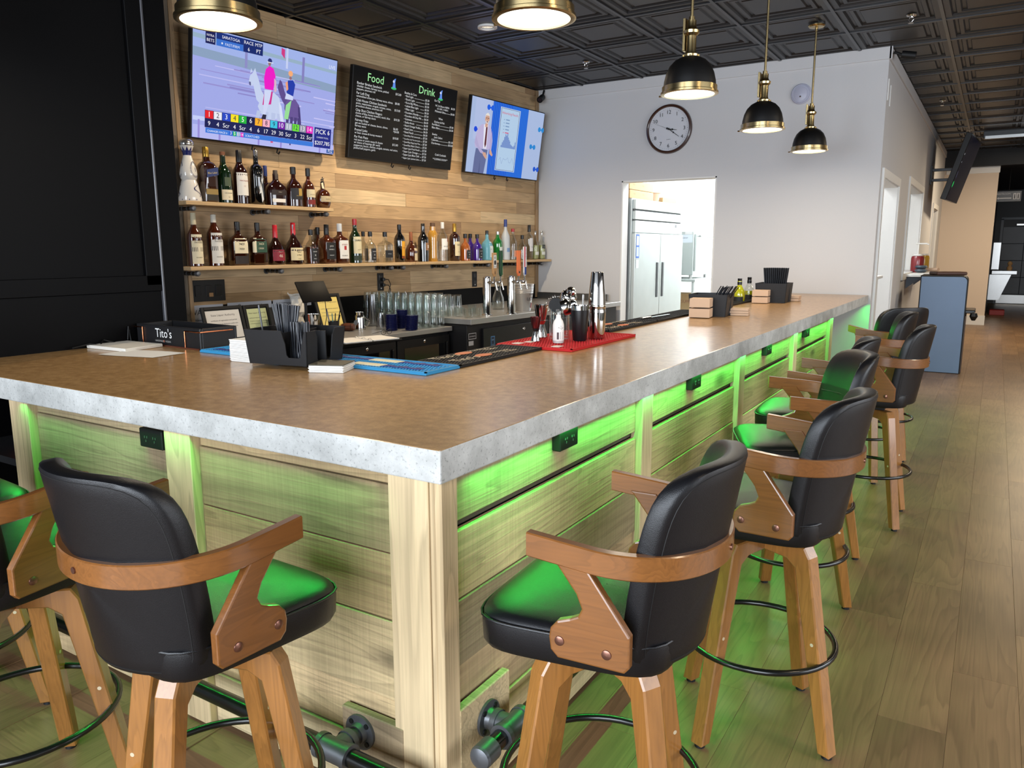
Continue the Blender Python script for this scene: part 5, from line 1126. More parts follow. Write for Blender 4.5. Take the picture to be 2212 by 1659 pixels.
# ring binder and reading glasses
p = on_z(785, 735, ZC1 + .003); t = thing('ring_binder', 'open ring binder with white pages on the back counter', 'binder', (p.x, p.y, ZC1 + .0005), RZ_W + R(-12))
MB().box((0, 0, .003), (.50, .30, .006), None, .002).build('cover', M_black, t)
for sx in (-1, 1): MB().box((sx * .12, 0, .010), (.225, .275, .008), None, .001).build('page_block', M_paper, t)
for y in (-.09, 0, .09): MB().tube([(.016 * math.cos(PI * k / 8), y, .012 + .012 * math.sin(PI * k / 8)) for k in range(9)], .0018, M_chrome, 6).build('ring', M_chrome, t)
p2 = on_z(835, 722, ZC1 + .018); t = thing('reading_glasses', 'dark reading glasses lying on the open binder', 'glasses', (p2.x, p2.y, ZC1 + .0165), RZ_W)
for sx in (-1, 1): MB().tube([(sx * .032 + .026 * math.cos(2 * PI * k / 20), 0, .02 + .019 * math.sin(2 * PI * k / 20)) for k in range(20)], .002, M_black, 6, True).build('lens_rim', M_black, t); MB().tube([(sx * .058, 0, .028), (sx * .058, .10, .004)], .0018, M_black, 6).build('temple', M_black, t)
MB().tube([(-.006, 0, .024), (0, 0, .027), (.006, 0, .024)], .0018, M_black, 6).build('bridge', M_black, t)

# pint glasses stacked upside down
pm = MB(); pm.lathe([(.043, 0), (.0435, .006), (.031, .145), (.029, .148), (0, .148)], 16, M_glass, close=False); pm.lathe([(.0405, .0), (.029, .140), (0, .140)], 16, M_glass, close=False)
g0 = None
ORD = ('first', 'second', 'third', 'fourth', 'fifth', 'sixth', 'seventh', 'eighth', 'ninth', 'tenth')
def pint(s_, o_, z_, label, group):
    global g0
    q = W(s_ + random.uniform(-.004, .004), o_ + random.uniform(-.004, .004), z_)
    g0 = pm.build('pint_glass', M_glass, None, q) if g0 is None else obj('pint_glass', g0.data, None, q)
    tag(g0, label, 'glass', group)
for r_ in range(9):
    for k, cn_ in enumerate(('left', 'middle', 'right')):
        for tier, tn in ((0, 'lower'), (1, 'upper')):
            pint(-3.105 + k * .0895, .945 - r_ * .0905, ZC1 + .001 + tier * .1485, 'upside-down pint glass in the %s tier, %s row from the front, %s column' % (tn, ORD[r_], cn_), 'pint glasses on the lower counter')
for r_ in range(5):
    for k, cn_ in enumerate(('left', 'middle', 'right')):
        pint(-2.76 + k * .092, .86 - r_ * .12, ZC2 + .001, 'upside-down pint glass on the raised counter, %s row from the front, %s column' % (ORD[r_], cn_), 'pint glasses on the raised counter'); g0.scale = (1, 1, 1.3)
rg = MB(); rg.lathe([(0, .0), (.036, 0), (.040, .004), (.042, .085), (.040, .085), (.037, .014), (0, .012)], 18, M_glass)
for k, (px, py) in enumerate(((993, 684), (1012, 687), (1031, 685), (1020, 678))):
    p = on_z(px, py, ZC2); tag(rg.build('rocks_glass', M_glass, None, (p.x, p.y, ZC2 + .0008)), 'short clear rocks glass by the left tap tower, %s' % ('left front one', 'nearest one', 'right front one', 'one at the back')[k], 'glass', 'rocks glasses by the taps')
# carafe and ice bucket
lathe_thing('glass_carafe', 'clear glass carafe between the two beer tap towers', 'carafe', 1076, 668, ZC2, [(0, 0), (.055, 0), (.064, .01), (.066, .06), (.058, .12), (.035, .18), (.028, .215), (.033, .25), (.036, .262), (.034, .262), (.026, .215), (.033, .18), (.056, .118), (.062, .06), (.06, .014), (0, .01)], M_glass)
p = on_z(1131, 671, ZC2); t = thing('beer_bucket', 'galvanized beer bucket with ULTRA lettering right of the taps', 'bucket', (p.x, p.y, ZC2 + .0005), RZ_W)
bp_ = [(0, 0), (.070, 0), (.073, .006), (.094, .17)]
for k in range(5): bp_ += [(.0955 + k * .0012, .172 + k * .016), (.100 + k * .0012, .180 + k * .016), (.097 + k * .0012, .187 + k * .016)]
bp_ += [(.104, .256), (.107, .262), (.104, .266), (.100, .262), (.072, .01), (0, .008)]
M_galv = mat('galvanized_silver', (186, 188, 190), .35, .75)
MB().lathe(bp_, 36, M_galv).build('pail', M_galv, t)
b = MB()
def bend(x, y):
    z = .06 + y; r = .0745 + .022 * (z / .17) + .0012; a = -PI / 2 + .15 + x / r; return (r * math.cos(a), r * math.sin(a), z)
b.text('ULTRA', .052, flat((26, 28, 44)), (0, 0, 0), (1, 0, 0), (0, 0, 1), 'C', .13, lambda x, y: bend(x, y + .045)); b.text('Michelob', .036, flat((70, 74, 90)), (0, 0, 0), (1, 0, 0), (0, 0, 1), 'C', .09, lambda x, y: bend(x, y + .098))
for i in range(1): b.add([bend(x, y) for x, y in ((-.008, -.03), (.006, -.034), (.008, .018), (-.006, .022))], [(0, 1, 2, 3)], flat((176, 50, 60)))
b.build('lettering', None, t); MB().tube([(.106 * math.cos(a), .106 * math.sin(a) * .3 - .05, .255 - .02 * math.sin(a)) for a in [PI * k / 12 for k in range(13)]], .003, M_iron, 6).build('bail_handle', M_iron, t)
# beer towers
def tower(label, px, py, ptop, handles):
    p = on_z(px, py, ZC2); d = (p - CAM).dot(c_f); H = .36
    t = thing('beer_tower', label, 'beer tap', (p.x, p.y, ZC2 + .0005), RZ_W)
    MB().lathe([(0, 0), (.052, 0), (.052, .006), (.038, .012), (.037, H - .02), (.034, H - .006), (.02, H), (0, H)], 30, M_chrome).build('column', M_chrome, t)
    for k in range(4): MB().cyl((.045 * math.cos(k * PI / 2 + .7), .045 * math.sin(k * PI / 2 + .7), .006), (.045 * math.cos(k * PI / 2 + .7), .045 * math.sin(k * PI / 2 + .7), .011), .006, M_chrome, 8).build('base_bolt', M_chrome, t)
    for (sx, fn) in handles:
        y0 = -.036; f = MB()
        f.cyl((sx, y0 + .01, H - .055), (sx, -.115, H - .055), .013, M_chrome, 14).lathe([(.0, -.012), (.018, -.010), (.020, 0), (.018, .010), (0, .012)], 14, M_chrome, Matrix.Translation((sx, -.085, H - .055)))
        f.cyl((sx, -.11, H - .055), (sx, -.13, H - .125), .009, M_chrome, 12, .007).cyl((sx, -.095, H - .048), (sx, -.098, H + .0), .007, M_chrome, 10)
        f.build('faucet', M_chrome, t); fn(t, sx, -.098, H)
def paddle(wd, ht, face, cols):
    def fn(t, x, y, z):
        pl = [(x - wd * .22, z), (x + wd * .22, z), (x + wd / 2, z + .03), (x + wd / 2, z + ht), (x - wd / 2, z + ht), (x - wd / 2, z + .03)]
        o = MB().prism(pl, y - .009, y + .009, 'XZ', cols[0], bev=.003, seg=1).build('tap_handle', cols[0], t)
        c = Canvas(y - .0095, flat); face(c, x, z, wd, ht)
        if c.f: c.build('handle_print', None, o)
    return fn
M_maple = wood('maple_handle', [(206, 158, 104), (200, 152, 100)], (3, 26, 26), .4, .05, .15, 1, axis='Z'); M_orange = mat('orange_handle', (222, 116, 66), .4); M_greenh = mat('dark_green_handle', (22, 66, 42), .35)
def f1(c, x, z, w_, h_):
    c.rect(x - w_ * .38, z + h_ * .36, x + w_ * .38, z + h_ * .90, (226, 224, 216)); c.disc(x, z + h_ * .79, w_ * .18, (24, 24, 26), 14); c.disc(x, z + h_ * .79, w_ * .10, (226, 224, 216), 12); c.poly([(x - w_ * .2, z + h_ * .5), (x + w_ * .2, z + h_ * .5), (x + w_ * .26, z + h_ * .64), (x, z + h_ * .70), (x - w_ * .26, z + h_ * .64)], (24, 24, 26)); c.txt('BREWING', x, z + h_ * .40, .012, (24, 24, 26), 'C', w_ * .7); c.poly([(x - .005, z + h_ * .10), (x + .005, z + h_ * .10), (x + .004, z + h_ * .20), (x, z + h_ * .26), (x - .004, z + h_ * .20)], (24, 24, 26))
def f2(c, x, z, w_, h_): c.rect(x + w_ * .1, z + h_ * .05, x + w_ * .45, z + h_ * .95, (36, 104, 66))
def f3(c, x, z, w_, h_):
    c.rect(x - w_ * .40, z + h_ * .25, x + w_ * .40, z + h_ * .97, (240, 126, 66)); c.y -= .0003; c.text('SINGLE CUT', .030, flat((30, 24, 22)), (x + .010, c.y, z + h_ * .88), (0, 0, -1), (1, 0, 0), 'L', h_ * .5); c.disc(x, z + h_ * .15, w_ * .2, (40, 30, 26), 12)
def f4(c, x, z, w_, h_): c.rect(x - w_ * .5, z + h_ * .3, x - w_ * .05, z + h_, (206, 34, 44)); c.rect(x - w_ * .05, z + h_ * .3, x + w_ * .5, z + h_, (228, 230, 234)); c.rect(x - w_ * .4, z + .01, x + w_ * .4, z + h_ * .3, (36, 66, 140)); c.y -= .0003; c.text('MICHELOB', .016, flat((196, 60, 66)), (x + .003, c.y, z + h_ * .92), (0, 0, -1), (1, 0, 0), 'L', h_ * .5)
tower('left steel beer tower with tan and dark green tap handles', 1052, 681, 605, [(-.012, paddle(.058, .215, f1, [M_maple])), (.085, paddle(.040, .235, f2, [M_greenh]))])
tower('right steel beer tower with orange and striped tap handles', 1104, 678, 602, [(-.012, paddle(.054, .235, f3, [M_orange])), (.085, paddle(.036, .27, f4, [mat('white_handle', (222, 222, 224), .35)]))])
for x0, tw in (): pass
# outlets and cords on the wood wall
t = thing('switch_plate', 'wide black switch plate on the wood wall under the lower shelf, far left', 'switch', W(-4.60, .020, 1.215), RZ_W)
MB().box((0, -.003, 0), (.30, .008, .165), None, .003).build('plate', M_black, t)
for x in (-.09, 0, .09): MB().box((x, -.009, 0), (.05, .006, .085), None, .002).build('rocker', M_plastic, t)
MB().box((.02, -.013, -.032), (.035, .002, .03)).build('tan_sticker', flat((150, 112, 70)), t)
def wall_outlet(label, px, py, cords):
    p = on_w(px, py, .022); t = thing('wall_outlet', label, 'outlet', p, RZ_W)
    MB().box((0, 0, 0), (.085, .008, .17), None, .003).build('plate', M_black, t)
    for z in (-.04, .04): MB().box((0, -.005, z), (.045, .004, .05), None, .002).build('socket', M_plastic, t)
    MB().box((.0, -.008, -.062), (.012, .002, .012)).build('white_test_mark', flat((206, 206, 204)), t)
    if cords:
        for z, e in ((.025, .0), (-.03, .03)):
            q = MB().box((.02, -.02, z), (.03, .03, .03), None, .004).build('plug', M_plastic, t)
            MB().tube([(.03, -.03, z), (.075, -.035, z - .004), (.105, -.03, z - .05), (.09, -.02, z - .12), (.05 + e, -.015, z - .18), (.045 + e, -.015, z - .30)], .0042, M_black, 6).build('cord', M_black, q)
wall_outlet('black wall outlet with two plugged cords above the pint glasses', 822, 609, True); wall_outlet('black wall outlet behind the left beer tower', 1025, 603, False)

# ------------------------------------------------------------------ things on the bar top
ZB = 1.0675
M_wplas = mat('white_cutting_plastic', (228, 224, 214), .4, spec=.4)
def onbar(u, v): p = on_z(u, v, ZB); return p
def slab(name, label, cat, pts, h, material, z=ZB, bev=.003):
    """flat thing from four bar-top corners"""
    c = sum((Vector((p.x, p.y, 0)) for p in pts), Vector()) / len(pts)
    m = MB().prism([(p.x - c.x, p.y - c.y) for p in pts], 0, h, 'XY', material, bev=bev, seg=2)
    return tag(m.build(name, material, None, (c.x, c.y, z)), label, cat)
slab('cutting_board', 'thick white cutting board on the bar beside the black tray', 'cutting board', [Vector((-3.635, 2.015, 0)), Vector((-3.33, 2.02, 0)), Vector((-3.37, 2.232, 0)), Vector((-3.638, 2.222, 0))], .016, M_wplas)
bmx = MB(); rows = []
for i in range(7):
    a = i / 6; rows.append([(-.15 + .30 * a + .02 * b_, -.07 + .17 * b_ + .02 * a, .0012 + .004 * math.sin(a * 3) * b_ + .010 * max(0, .3 - a)) for b_ in (0, .33, .66, 1)])
bmx.grid(rows, None); tag(bmx.build('paper_card', M_paper, None, (-3.21, 1.995, ZB), (0, 0, R(10))), 'white card lying curled on the bar in front of the cutting board', 'card')
# black branded tray
t = thing('serving_caddy', 'long black bar tray with copper rails and white Tito\'s lettering', 'tray', (-3.10, 2.246, ZB), R(-3))
M_cop = mat('copper_rail', (196, 122, 84), .2, 1.0)
w_, d_, h_ = .535, .20, .098
tr = MB(); tr.box((-w_ / 2, .006, h_ / 2), (w_, .012, h_), M_plasticm, .003).box((-w_ / 2, d_ - .006, h_ / 2), (w_, .012, h_), M_plasticm, .003).box((-.006, d_ / 2, h_ / 2), (.012, d_ - .024, h_), M_plasticm, .003).box((-w_ + .006, d_ / 2, h_ / 2), (.012, d_ - .024, h_), M_plasticm, .003).box((-w_ / 2, d_ / 2, .006), (w_ - .024, d_ - .024, .012), M_plasticm)
tr.build('tray_box', M_plasticm, t); MB().box((-w_ / 2, d_ / 2 - .005, -.0), (w_ + .01, d_ + .02, .006), mat('dark_red_wood', (88, 46, 30), .4)).build('wood_base', None, t).location.z = .003
c = Canvas(-.0006, flat); c.txt("Tito's", -w_ * .56, .040, .062, (228, 228, 226), 'C'); c.txt('HANDMADE', -w_ * .63, .018, .013, (170, 166, 160), 'C'); c.txt('VODKA', -w_ * .49, .018, .013, (170, 166, 160), 'C'); c.disc(-w_ * .556, .023, .006, (150, 90, 70), 12); c.build('lettering', None, t)
for x in (-.115, -w_ + .06):
    MB().tube([(x, -.004, .0), (x, -.004, h_ * .84), (x + (.10 if x > -.3 else -.09), -.006, h_ * .84)] + ([(x + .122, -.004, h_ * .84), (x + .122, .17, h_ * .84)] if x > -.3 else []), .0035, M_cop, 8).build('copper_rail', M_cop, t)
# cables by the black wall
for k, (pts, r_) in enumerate((([(-3.60, 1.93, .012), (-3.62, 2.02, .02), (-3.60, 2.06, .012), (-3.64, 2.10, .03), (-3.62, 2.15, .012)], .004), ([(-3.64, 2.225, .02), (-3.638, 2.232, .085), (-3.642, 2.238, .06), (-3.64, 2.242, .01)], .003))):
    tag(MB().tube([(x, y, ZB + z) for x, y, z in pts], r_, M_black, 6).build('charging_cable', M_black), ('black charging cable with plug along the black wall on the bar', 'thin black cable loop behind the cutting board')[k], 'cable')
# rubber bar mats: a raised base with rows of nubs and printed lettering
def bar_mat(label, x0, x1, y0, y1, colr, prints, rz=0.0, nub=True):
    m = mat('mat_rubber_%d_%d_%d' % colr, colr, .6, spec=.3); cx_, cy_ = (x0 + x1) / 2, (y0 + y1) / 2; wx, wy = (x1 - x0), (y1 - y0)
    t = thing('bar_mat', label, 'bar mat', (cx_, cy_, ZB), rz, 'rubber bar mats on the bar')
    b = MB().box((0, 0, .005), (wx, wy, .010), m, .002); b.box((0, wy / 2 - .004, .0115), (wx, .008, .004), m).box((0, -wy / 2 + .004, .0115), (wx, .008, .004), m).box((wx / 2 - .004, 0, .0115), (.008, wy, .004), m).box((-wx / 2 + .004, 0, .0115), (.008, wy, .004), m)
    b.build('mat_base', m, t)
    if nub:
        nb = MB(); st = .0145
        for i in range(int((wx - .03) / st)):
            for j in range(int((wy - .03) / st)):
                x = -wx / 2 + .018 + i * st + (st / 2 if j % 2 else 0); y = -wy / 2 + .018 + j * st
                nb.add([(x - .004, y - .004, .010), (x + .004, y - .004, .010), (x + .004, y + .004, .010), (x - .004, y + .004, .010), (x - .003, y - .003, .0132), (x + .003, y - .003, .0132), (x + .003, y + .003, .0132), (x - .003, y + .003, .0132)], [(4, 5, 6, 7), (0, 1, 5, 4), (1, 2, 6, 5), (2, 3, 7, 6), (3, 0, 4, 7)])
        o = nb.build('mat_nubs', m, t); o['kind'] = 'stuff'
    if prints:
        p_ = MB(); prints(p_); o = p_.build('lettering', None, t)
    return t
def blue_print(wx):
    def f(p_):
        nv = flat((28, 44, 120)); crm = flat((222, 214, 180)); z = .0137
        for sx in (-1, 1):
            for sy in (-.055, .05):
                x = sx * wx * .27
                for k in range(9): p_.box((x - .085 + k * .021, sy + .004 * math.sin(k * 2), z), (.017, .030 + .012 * math.cos(k * 1.7), .002), nv)
        for sy in (-.055, .05): p_.box((0, sy, z), (.15, .05, .002), crm, .0004)
    return f
bar_mat('bright blue rubber bar mat with cream blocks, at the inner corner of the bar', -2.395, -1.742, 2.20, 2.415, (52, 140, 190), blue_print(.65), R(0))
bar_mat('bright blue rubber bar mat half hidden behind the black straw holder', -3.04, -2.41, 2.195, 2.41, (52, 140, 190), blue_print(.63), R(0))
def titos(s_):
    def f(p_):
        z = .0141
        for sx in (.055, -.05):
            p_.text("Tito's", .085, flat((222, 206, 176)), (sx, -.26, z), (0, 1, 0), (-1, 0, 0), 'L', .17); p_.lathe([(0, 0), (.052, 0), (.052, .001), (0, .0012)], 20, flat((196, 104, 52)), Matrix.Translation((sx - .025, -.04, z)) @ Matrix.Diagonal((.55, 1, 1, 1)))
            p_.text('Handmade', .036, flat((222, 206, 176)), (sx - .028, .025, z), (0, 1, 0), (-1, 0, 0), 'L', .2); p_.text('Vodka', .036, flat((222, 206, 176)), (sx + .004, .10, z), (0, 1, 0), (-1, 0, 0), 'L', .12)
    return f
bar_mat("black rubber bar mat with two lines of Tito's lettering, nearest the corner", -1.965, -1.742, 2.42, 3.06, (22, 21, 21), titos(1))
def redp(p_):
    for x, y in ((-.12, -.30), (.1, -.31), (.02, .30), (-.10, -.22)): p_.box((x, y, .0141), (.04, .05, .002), flat((220, 210, 200)))
bar_mat('bright red rubber bar mat under the cocktail shakers', -2.0, -1.590, 3.066, 3.80, (188, 30, 32), redp, nub=True)
bar_mat("black rubber bar mat with Tito's lettering beyond the red mat", -1.965, -1.79, 3.90, 4.62, (22, 21, 21), titos(1))
bar_mat('plain black rubber bar mat with a steel scoop, between red mat and straw box', -1.965, -1.79, 4.63, 5.55, (22, 21, 21), None)
bar_mat('plain black rubber bar mat between the two far black straw boxes', -1.965, -1.79, 5.95, 7.05, (22, 21, 21), None)
p = onbar(1450, 682); t = thing('bar_knife', 'long steel bar knife lying on the plain black mat', 'knife', (-1.88, 4.98, ZB + .0155), R(86))
MB().prism([(-.22, -.012), (.06, -.014), (.09, 0), (.06, .012), (-.22, .012)], 0, .002, 'XY', M_chrome).build('blade', M_chrome, t); MB().box((-.28, 0, .004), (.13, .02, .012), M_steel, .004).build('handle', M_steel, t)
# bar caddies
def caddy(label, x, y, rz, wx=.275, wy=.235, h=.135, notch=True):
    t = thing('bar_caddy', label, 'bar caddy', (x, y, ZB + (.0142 if wx > .26 else .0003)), R(rz), 'black bar caddies on the bar'); fl = .012; th = .004
    def wall(P0, P1, out, nt=None):
        """one flared side between two bottom corners, leaning outwards, with an optional notch"""
        a = Vector(P0); b = Vector(P1); u = (b - a).normalized(); n = Vector((out[0], out[1], 0)); L_ = (b - a).length
        def pt(s, z, k): e = fl * z / h; q = a + u * (s * (L_ + 2 * e) - e) + n * (e + k * th); return (q.x, q.y, z)
        pr = [(0, 0), (1, 0), (1, h)]
        if nt: s0, s1, zb, zt = nt; pr += [(s1, h), (s1 - .03, zt + .3 * (h - zt)), (s1 - .05, zt), (s1 - .06, zb + .01), (s1 - .09, zb), (s0 + .09, zb), (s0 + .06, zb + .01), (s0 + .05, zt), (s0 + .03, zt + .3 * (h - zt)), (s0, h)]
        pr += [(0, h)]
        n_ = len(pr); m = MB(); vs = [pt(s, z, 0) for s, z in pr] + [pt(s, z, -1) for s, z in pr]
        m.add(vs, [list(range(n_)), list(range(n_, 2 * n_))[::-1]] + [(i, n_ + i, n_ + (i + 1) % n_, (i + 1) % n_) for i in range(n_)])
        m.build('side_wall', M_plasticm, t)
    X, Y = wx / 2, wy / 2
    wall((-X, -Y, 0), (X, -Y, 0), (0, -1), (.60, .96, .03, .085) if notch else None); wall((X, -Y, 0), (X, Y, 0), (1, 0), (.22, .72, .012, .11) if notch else None); wall((X, Y, 0), (-X, Y, 0), (0, 1)); wall((-X, Y, 0), (-X, -Y, 0), (-1, 0))
    MB().box((0, 0, .003), (wx, wy, .006), M_plasticm).build('caddy_base', M_plasticm, t); MB().box((.02, 0, h * .48), (.005, wy * .94, h * .9), M_plasticm).build('divider', M_plasticm, t); MB().box((.075, .02, h * .48), (.11, .005, h * .9), M_plasticm).build('divider', M_plasticm, t)
    return t
def inC(t, x, y, z):
    a = t.rotation_euler.z; return (t.location.x + x * math.cos(a) - y * math.sin(a), t.location.y + x * math.sin(a) + y * math.cos(a), t.location.z + z)
M_straw = mat('black_straw', (19, 22, 30), .3, spec=.6)
cA = caddy('largest black bar caddy on the blue mats, full of straws', -2.375, 2.163, 10)
sm = MB().lathe([(.0036, 0), (.0036, .215), (.0028, .215), (.0028, .01)], 8, M_straw).build('drinking_straw_shape', M_straw).data
bpy.data.objects.remove(bpy.data.objects['drinking_straw_shape'])
rnd = random.Random(5)
for k in range(46):
    x = -.125 + .14 * ((k * .618) % 1); y = -.02 + .10 * ((k * .381) % 1) - .02
    lean = (x + .055) * 3.4 + rnd.uniform(-.05, .05); o = tag(obj('drinking_straw', sm, None, inC(cA, x * .92, y, .012)), 'black drinking straw standing in the large bar caddy', 'straw', 'black straws in the large caddy'); o.rotation_euler = (rnd.uniform(-.12, .06), lean * .55, R(10)); 
for k in range(14):
    o = tag(obj('cocktail_straw', sm, None, inC(cA, .04 + .06 * (k % 7) / 7, -.07 + .03 * (k // 7), .010)), 'short black cocktail straw in the front pocket of the large bar caddy', 'straw', 'short straws in the large caddy'); o.scale = (1, 1, .72); o.rotation_euler = (rnd.uniform(-.08, .05), rnd.uniform(-.12, .08), 0)
nk = MB()
for k in range(16): nk.box((.078, -.02 - .0, .012 + k * .0048), (.10, .11, .0040), mat('black_napkin', (16, 22, 32), .7))
def napkin_stack(label, x, y, rz, wx, wy, n, hh, material, top=None, group='napkin stacks on the bar'):
    t = thing('napkin_stack', label, 'napkins', (x, y, ZB + .0003), R(rz), group); r_ = random.Random(int(abs(x * 1000)))
    for k in range(n):
        z = (k + .5) * hh / n; mm = top if (top and k == n - 1) else material
        MB().box((0, 0, 0), (wx + r_.uniform(-.003, .003), wy + r_.uniform(-.003, .003), hh / n * .86), mm).build('napkin', mm, t, (r_.uniform(-.0015, .0015), r_.uniform(-.0015, .0015), z), (0, 0, r_.uniform(-.012, .012)))
    return t
napkin_stack('tall white napkin stack pressed against the left side of the large caddy', -2.625, 2.165, 4, .125, .16, 22, .092, M_paper)
M_print = mat('printed_coaster', (70, 64, 46), .6, noise=.8, nscale=28)
napkin_stack('low white coaster stack with a printed top in front of the large caddy', -2.14, 2.125, 24, .135, .135, 8, .030, M_paper, M_print)
M_kraft = mat('kraft_napkin', (206, 176, 148), .75)
tag(napkin_stack('brown napkin block in front of the nearer far straw box, two bundles high', -1.665, 5.10, 8, .135, .135, 2, .135, M_kraft), group='napkin stacks on the bar')
napkin_stack('low brown napkin pile at the aisle side of the nearer far straw box', -1.49, 5.42, 10, .12, .12, 3, .05, M_kraft)
cB = caddy('black bar caddy with slanting straws, nearer of the two far ones', -1.665, 5.32, 6, .24, .24, .15, False)
napkin_stack('brown napkin block in front of the farthest straw box', -1.68, 6.74, 4, .13, .13, 2, .115, M_kraft)
napkin_stack('small brown napkin pile beside the farthest straw box', -1.50, 7.15, 0, .11, .11, 2, .05, M_kraft)
cC = caddy('farthest black bar caddy with an upright block of straws', -1.625, 6.95, 2, .24, .26, .165, False)
for k in range(20):
    o = tag(obj('drinking_straw', sm, None, inC(cB, -.03 + .03 * (k % 4), -.06 + .02 * (k // 4), .02)), 'black straw slanting out of the nearer far bar caddy', 'straw', 'black straws in the nearer far caddy'); o.rotation_euler = (0, .55 + rnd.uniform(-.05, .05), 0)
for k in range(60):
    o = tag(obj('drinking_straw', sm, None, inC(cC, -.07 + .014 * (k % 12), -.02 + .014 * (k // 12), .08)), 'black straw packed upright in the farthest bar caddy', 'straw', 'black straws in the farthest caddy'); o.rotation_euler = (rnd.uniform(-.02, .02), ((k % 12) - 5.5) * .02, 0)
# shakers, jiggers, mixing glass, bitters
def put(name, label, cat, u, v, dz=.0155): p = onbar(u, v); return thing(name, label, cat, (p.x, p.y, ZB + dz))
M_tin = mat('shaker_black', (16, 17, 20), .3, spec=.5)
t = put('shaker_tin', 'matt black shaker tin with a steel rim on the red mat', 'shaker', 1252, 742)
MB().lathe([(0, 0), (.032, 0), (.034, .004), (.046, .150)], 32, M_tin).build('tin', M_tin, t); MB().lathe([(.0462, .150), (.047, .172), (.0455, .172), (.043, .15), (.033, .01), (0, .008)], 32, M_chrome).build('steel_rim', M_chrome, t)
MB().cyl((.008, 0, .02), (.016, .0, .225), .0045, M_chrome, 10).build('bar_spoon', M_chrome, t)
t = put('shaker_stack', 'tall mirror-polished shaker tins stacked mouth to mouth on the red mat', 'shaker', 1288, 737)
MB().lathe([(0, 0), (.040, 0), (.042, .004), (.0445, .10), (.0455, .13), (.0455, .136), (.0445, .14), (.044, .155), (.0455, .158), (.0455, .164), (.044, .167)], 36, M_chrome).build('lower_tin', M_chrome, t); MB().lathe([(.044, .167), (.0425, .20), (.031, .327), (.029, .332), (0, .333)], 36, M_chrome).build('upper_tin', M_chrome, t)
t = put('mixing_glass', 'cut crystal mixing glass holding a strainer and shaker caps', 'mixing glass', 1208, 738)
MB().lathe([(0, .0), (.046, 0), (.050, .006), (.050, .15), (.047, .15), (.046, .016), (0, .014)], 28, M_glass).build('crystal', M_glass, t)
cut = MB()
for k in range(12):
    a = 2 * PI * k / 12
    for sg in (-1, 1): cut.tube([(.0505 * math.cos(a + sg * .5 * f), .0505 * math.sin(a + sg * .5 * f), .03 + .075 * f) for f in (0, .33, .66, 1)], .0012, M_glass, 4)
cut.build('cut_pattern', M_glass, t)
mg = t
p0 = Vector(mg.location)
t = thing('hawthorne_strainer', 'round coil-edged cocktail strainer standing in the mixing glass', 'strainer', (p0.x - .012, p0.y - .015, p0.z + .168))
Mr = Matrix.Rotation(YAW, 4, 'Z') @ Matrix.Rotation(R(80), 4, 'X')
MB().lathe([(0, -.0015), (.036, -.0015), (.036, .0015), (0, .0015)], 28, M_black, Mr).build('plate', M_chrome, t)
coil = [Mr @ Vector(((.043 + .007 * math.cos(26 * a)) * math.cos(a), (.043 + .007 * math.cos(26 * a)) * math.sin(a), .007 * math.sin(26 * a))) for a in [2 * PI * k / 416 for k in range(416)]]
MB().tube(coil, .0009, M_chrome, 4, True).build('coil', M_chrome, t); MB().box((0, 0, -.09), (.02, .004, .10), M_chrome, .001).build('handle', M_chrome, t)
for k, (dx, dy, dz, lb) in enumerate(((.03, .045, .215, 'upper polished shaker cap piled on the mixing glass'), (.05, .0, .165, 'lower polished shaker cap leaning in the mixing glass'))):
    t = thing('cocktail_shaker', lb, 'shaker cap', (p0.x + dx, p0.y + dy, p0.z + dz), 0, None, (R(20 - 40 * k), R(35 + 30 * k), 0))
    MB().lathe([(.040, -.03), (.041, 0), (.034, .012), (.022, .018), (.021, .038), (.016, .043), (0, .044)], 26, M_chrome).build('dome', M_chrome, t)
t = put('bitters_bottle', 'small bitters bottle in a white paper label at the front of the red mat', 'bottle', 1206, 747)
MB().lathe([(0, 0), (.025, 0), (.027, .004), (.027, .086), (.022, .104), (.0125, .118), (.0115, .134), (0, .134)], 24, M_paper).build('paper_wrapped_glass', M_paper, t); MB().lathe([(.0115, .132), (.012, .138), (.008, .152), (.006, .160), (0, .161)], 16, M_clearp).build('dasher_cap', M_clearp, t); MB().lathe([(.0275, .002), (.0275, .012)], 24, M_clearp, close=False).build('foot_band', M_clearp, t)
b = MB()
def bend(x, y): a = YAW - PI / 2 + .25 + x / .0275; return (.0276 * math.cos(a), .0276 * math.sin(a), y)
b.add([bend(x, z) for x, z in ((-.016, .018), (-.006, .018), (-.006, .052), (-.016, .052))], [(0, 1, 2, 3)], flat((70, 50, 54)))
for k in range(7): b.add([bend(x, z) for x, z in ((.0, .020 + k * .005), (.017, .020 + k * .005), (.017, .0225 + k * .005), (.0, .0225 + k * .005))], [(0, 1, 2, 3)], K_)
dm = [(-.010, .074), (.006, .066), (.018, .074), (.004, .083)]
for (x0, z0), (x1, z1) in zip(dm, dm[1:] + dm[:1]): b.add([bend(x0, z0 - .0006), bend(x1, z1 - .0006), bend(x1, z1 + .0006), bend(x0, z0 + .0006)], [(0, 1, 2, 3)], K_)
b.text('Fee Bros', .008, K_, (0, 0, 0), (1, 0, 0), (0, 0, 1), 'C', .02, lambda x, y: tuple(Vector(bend(x + .004, y + .0715)) * 1.0)); b.build('label_print', None, t)
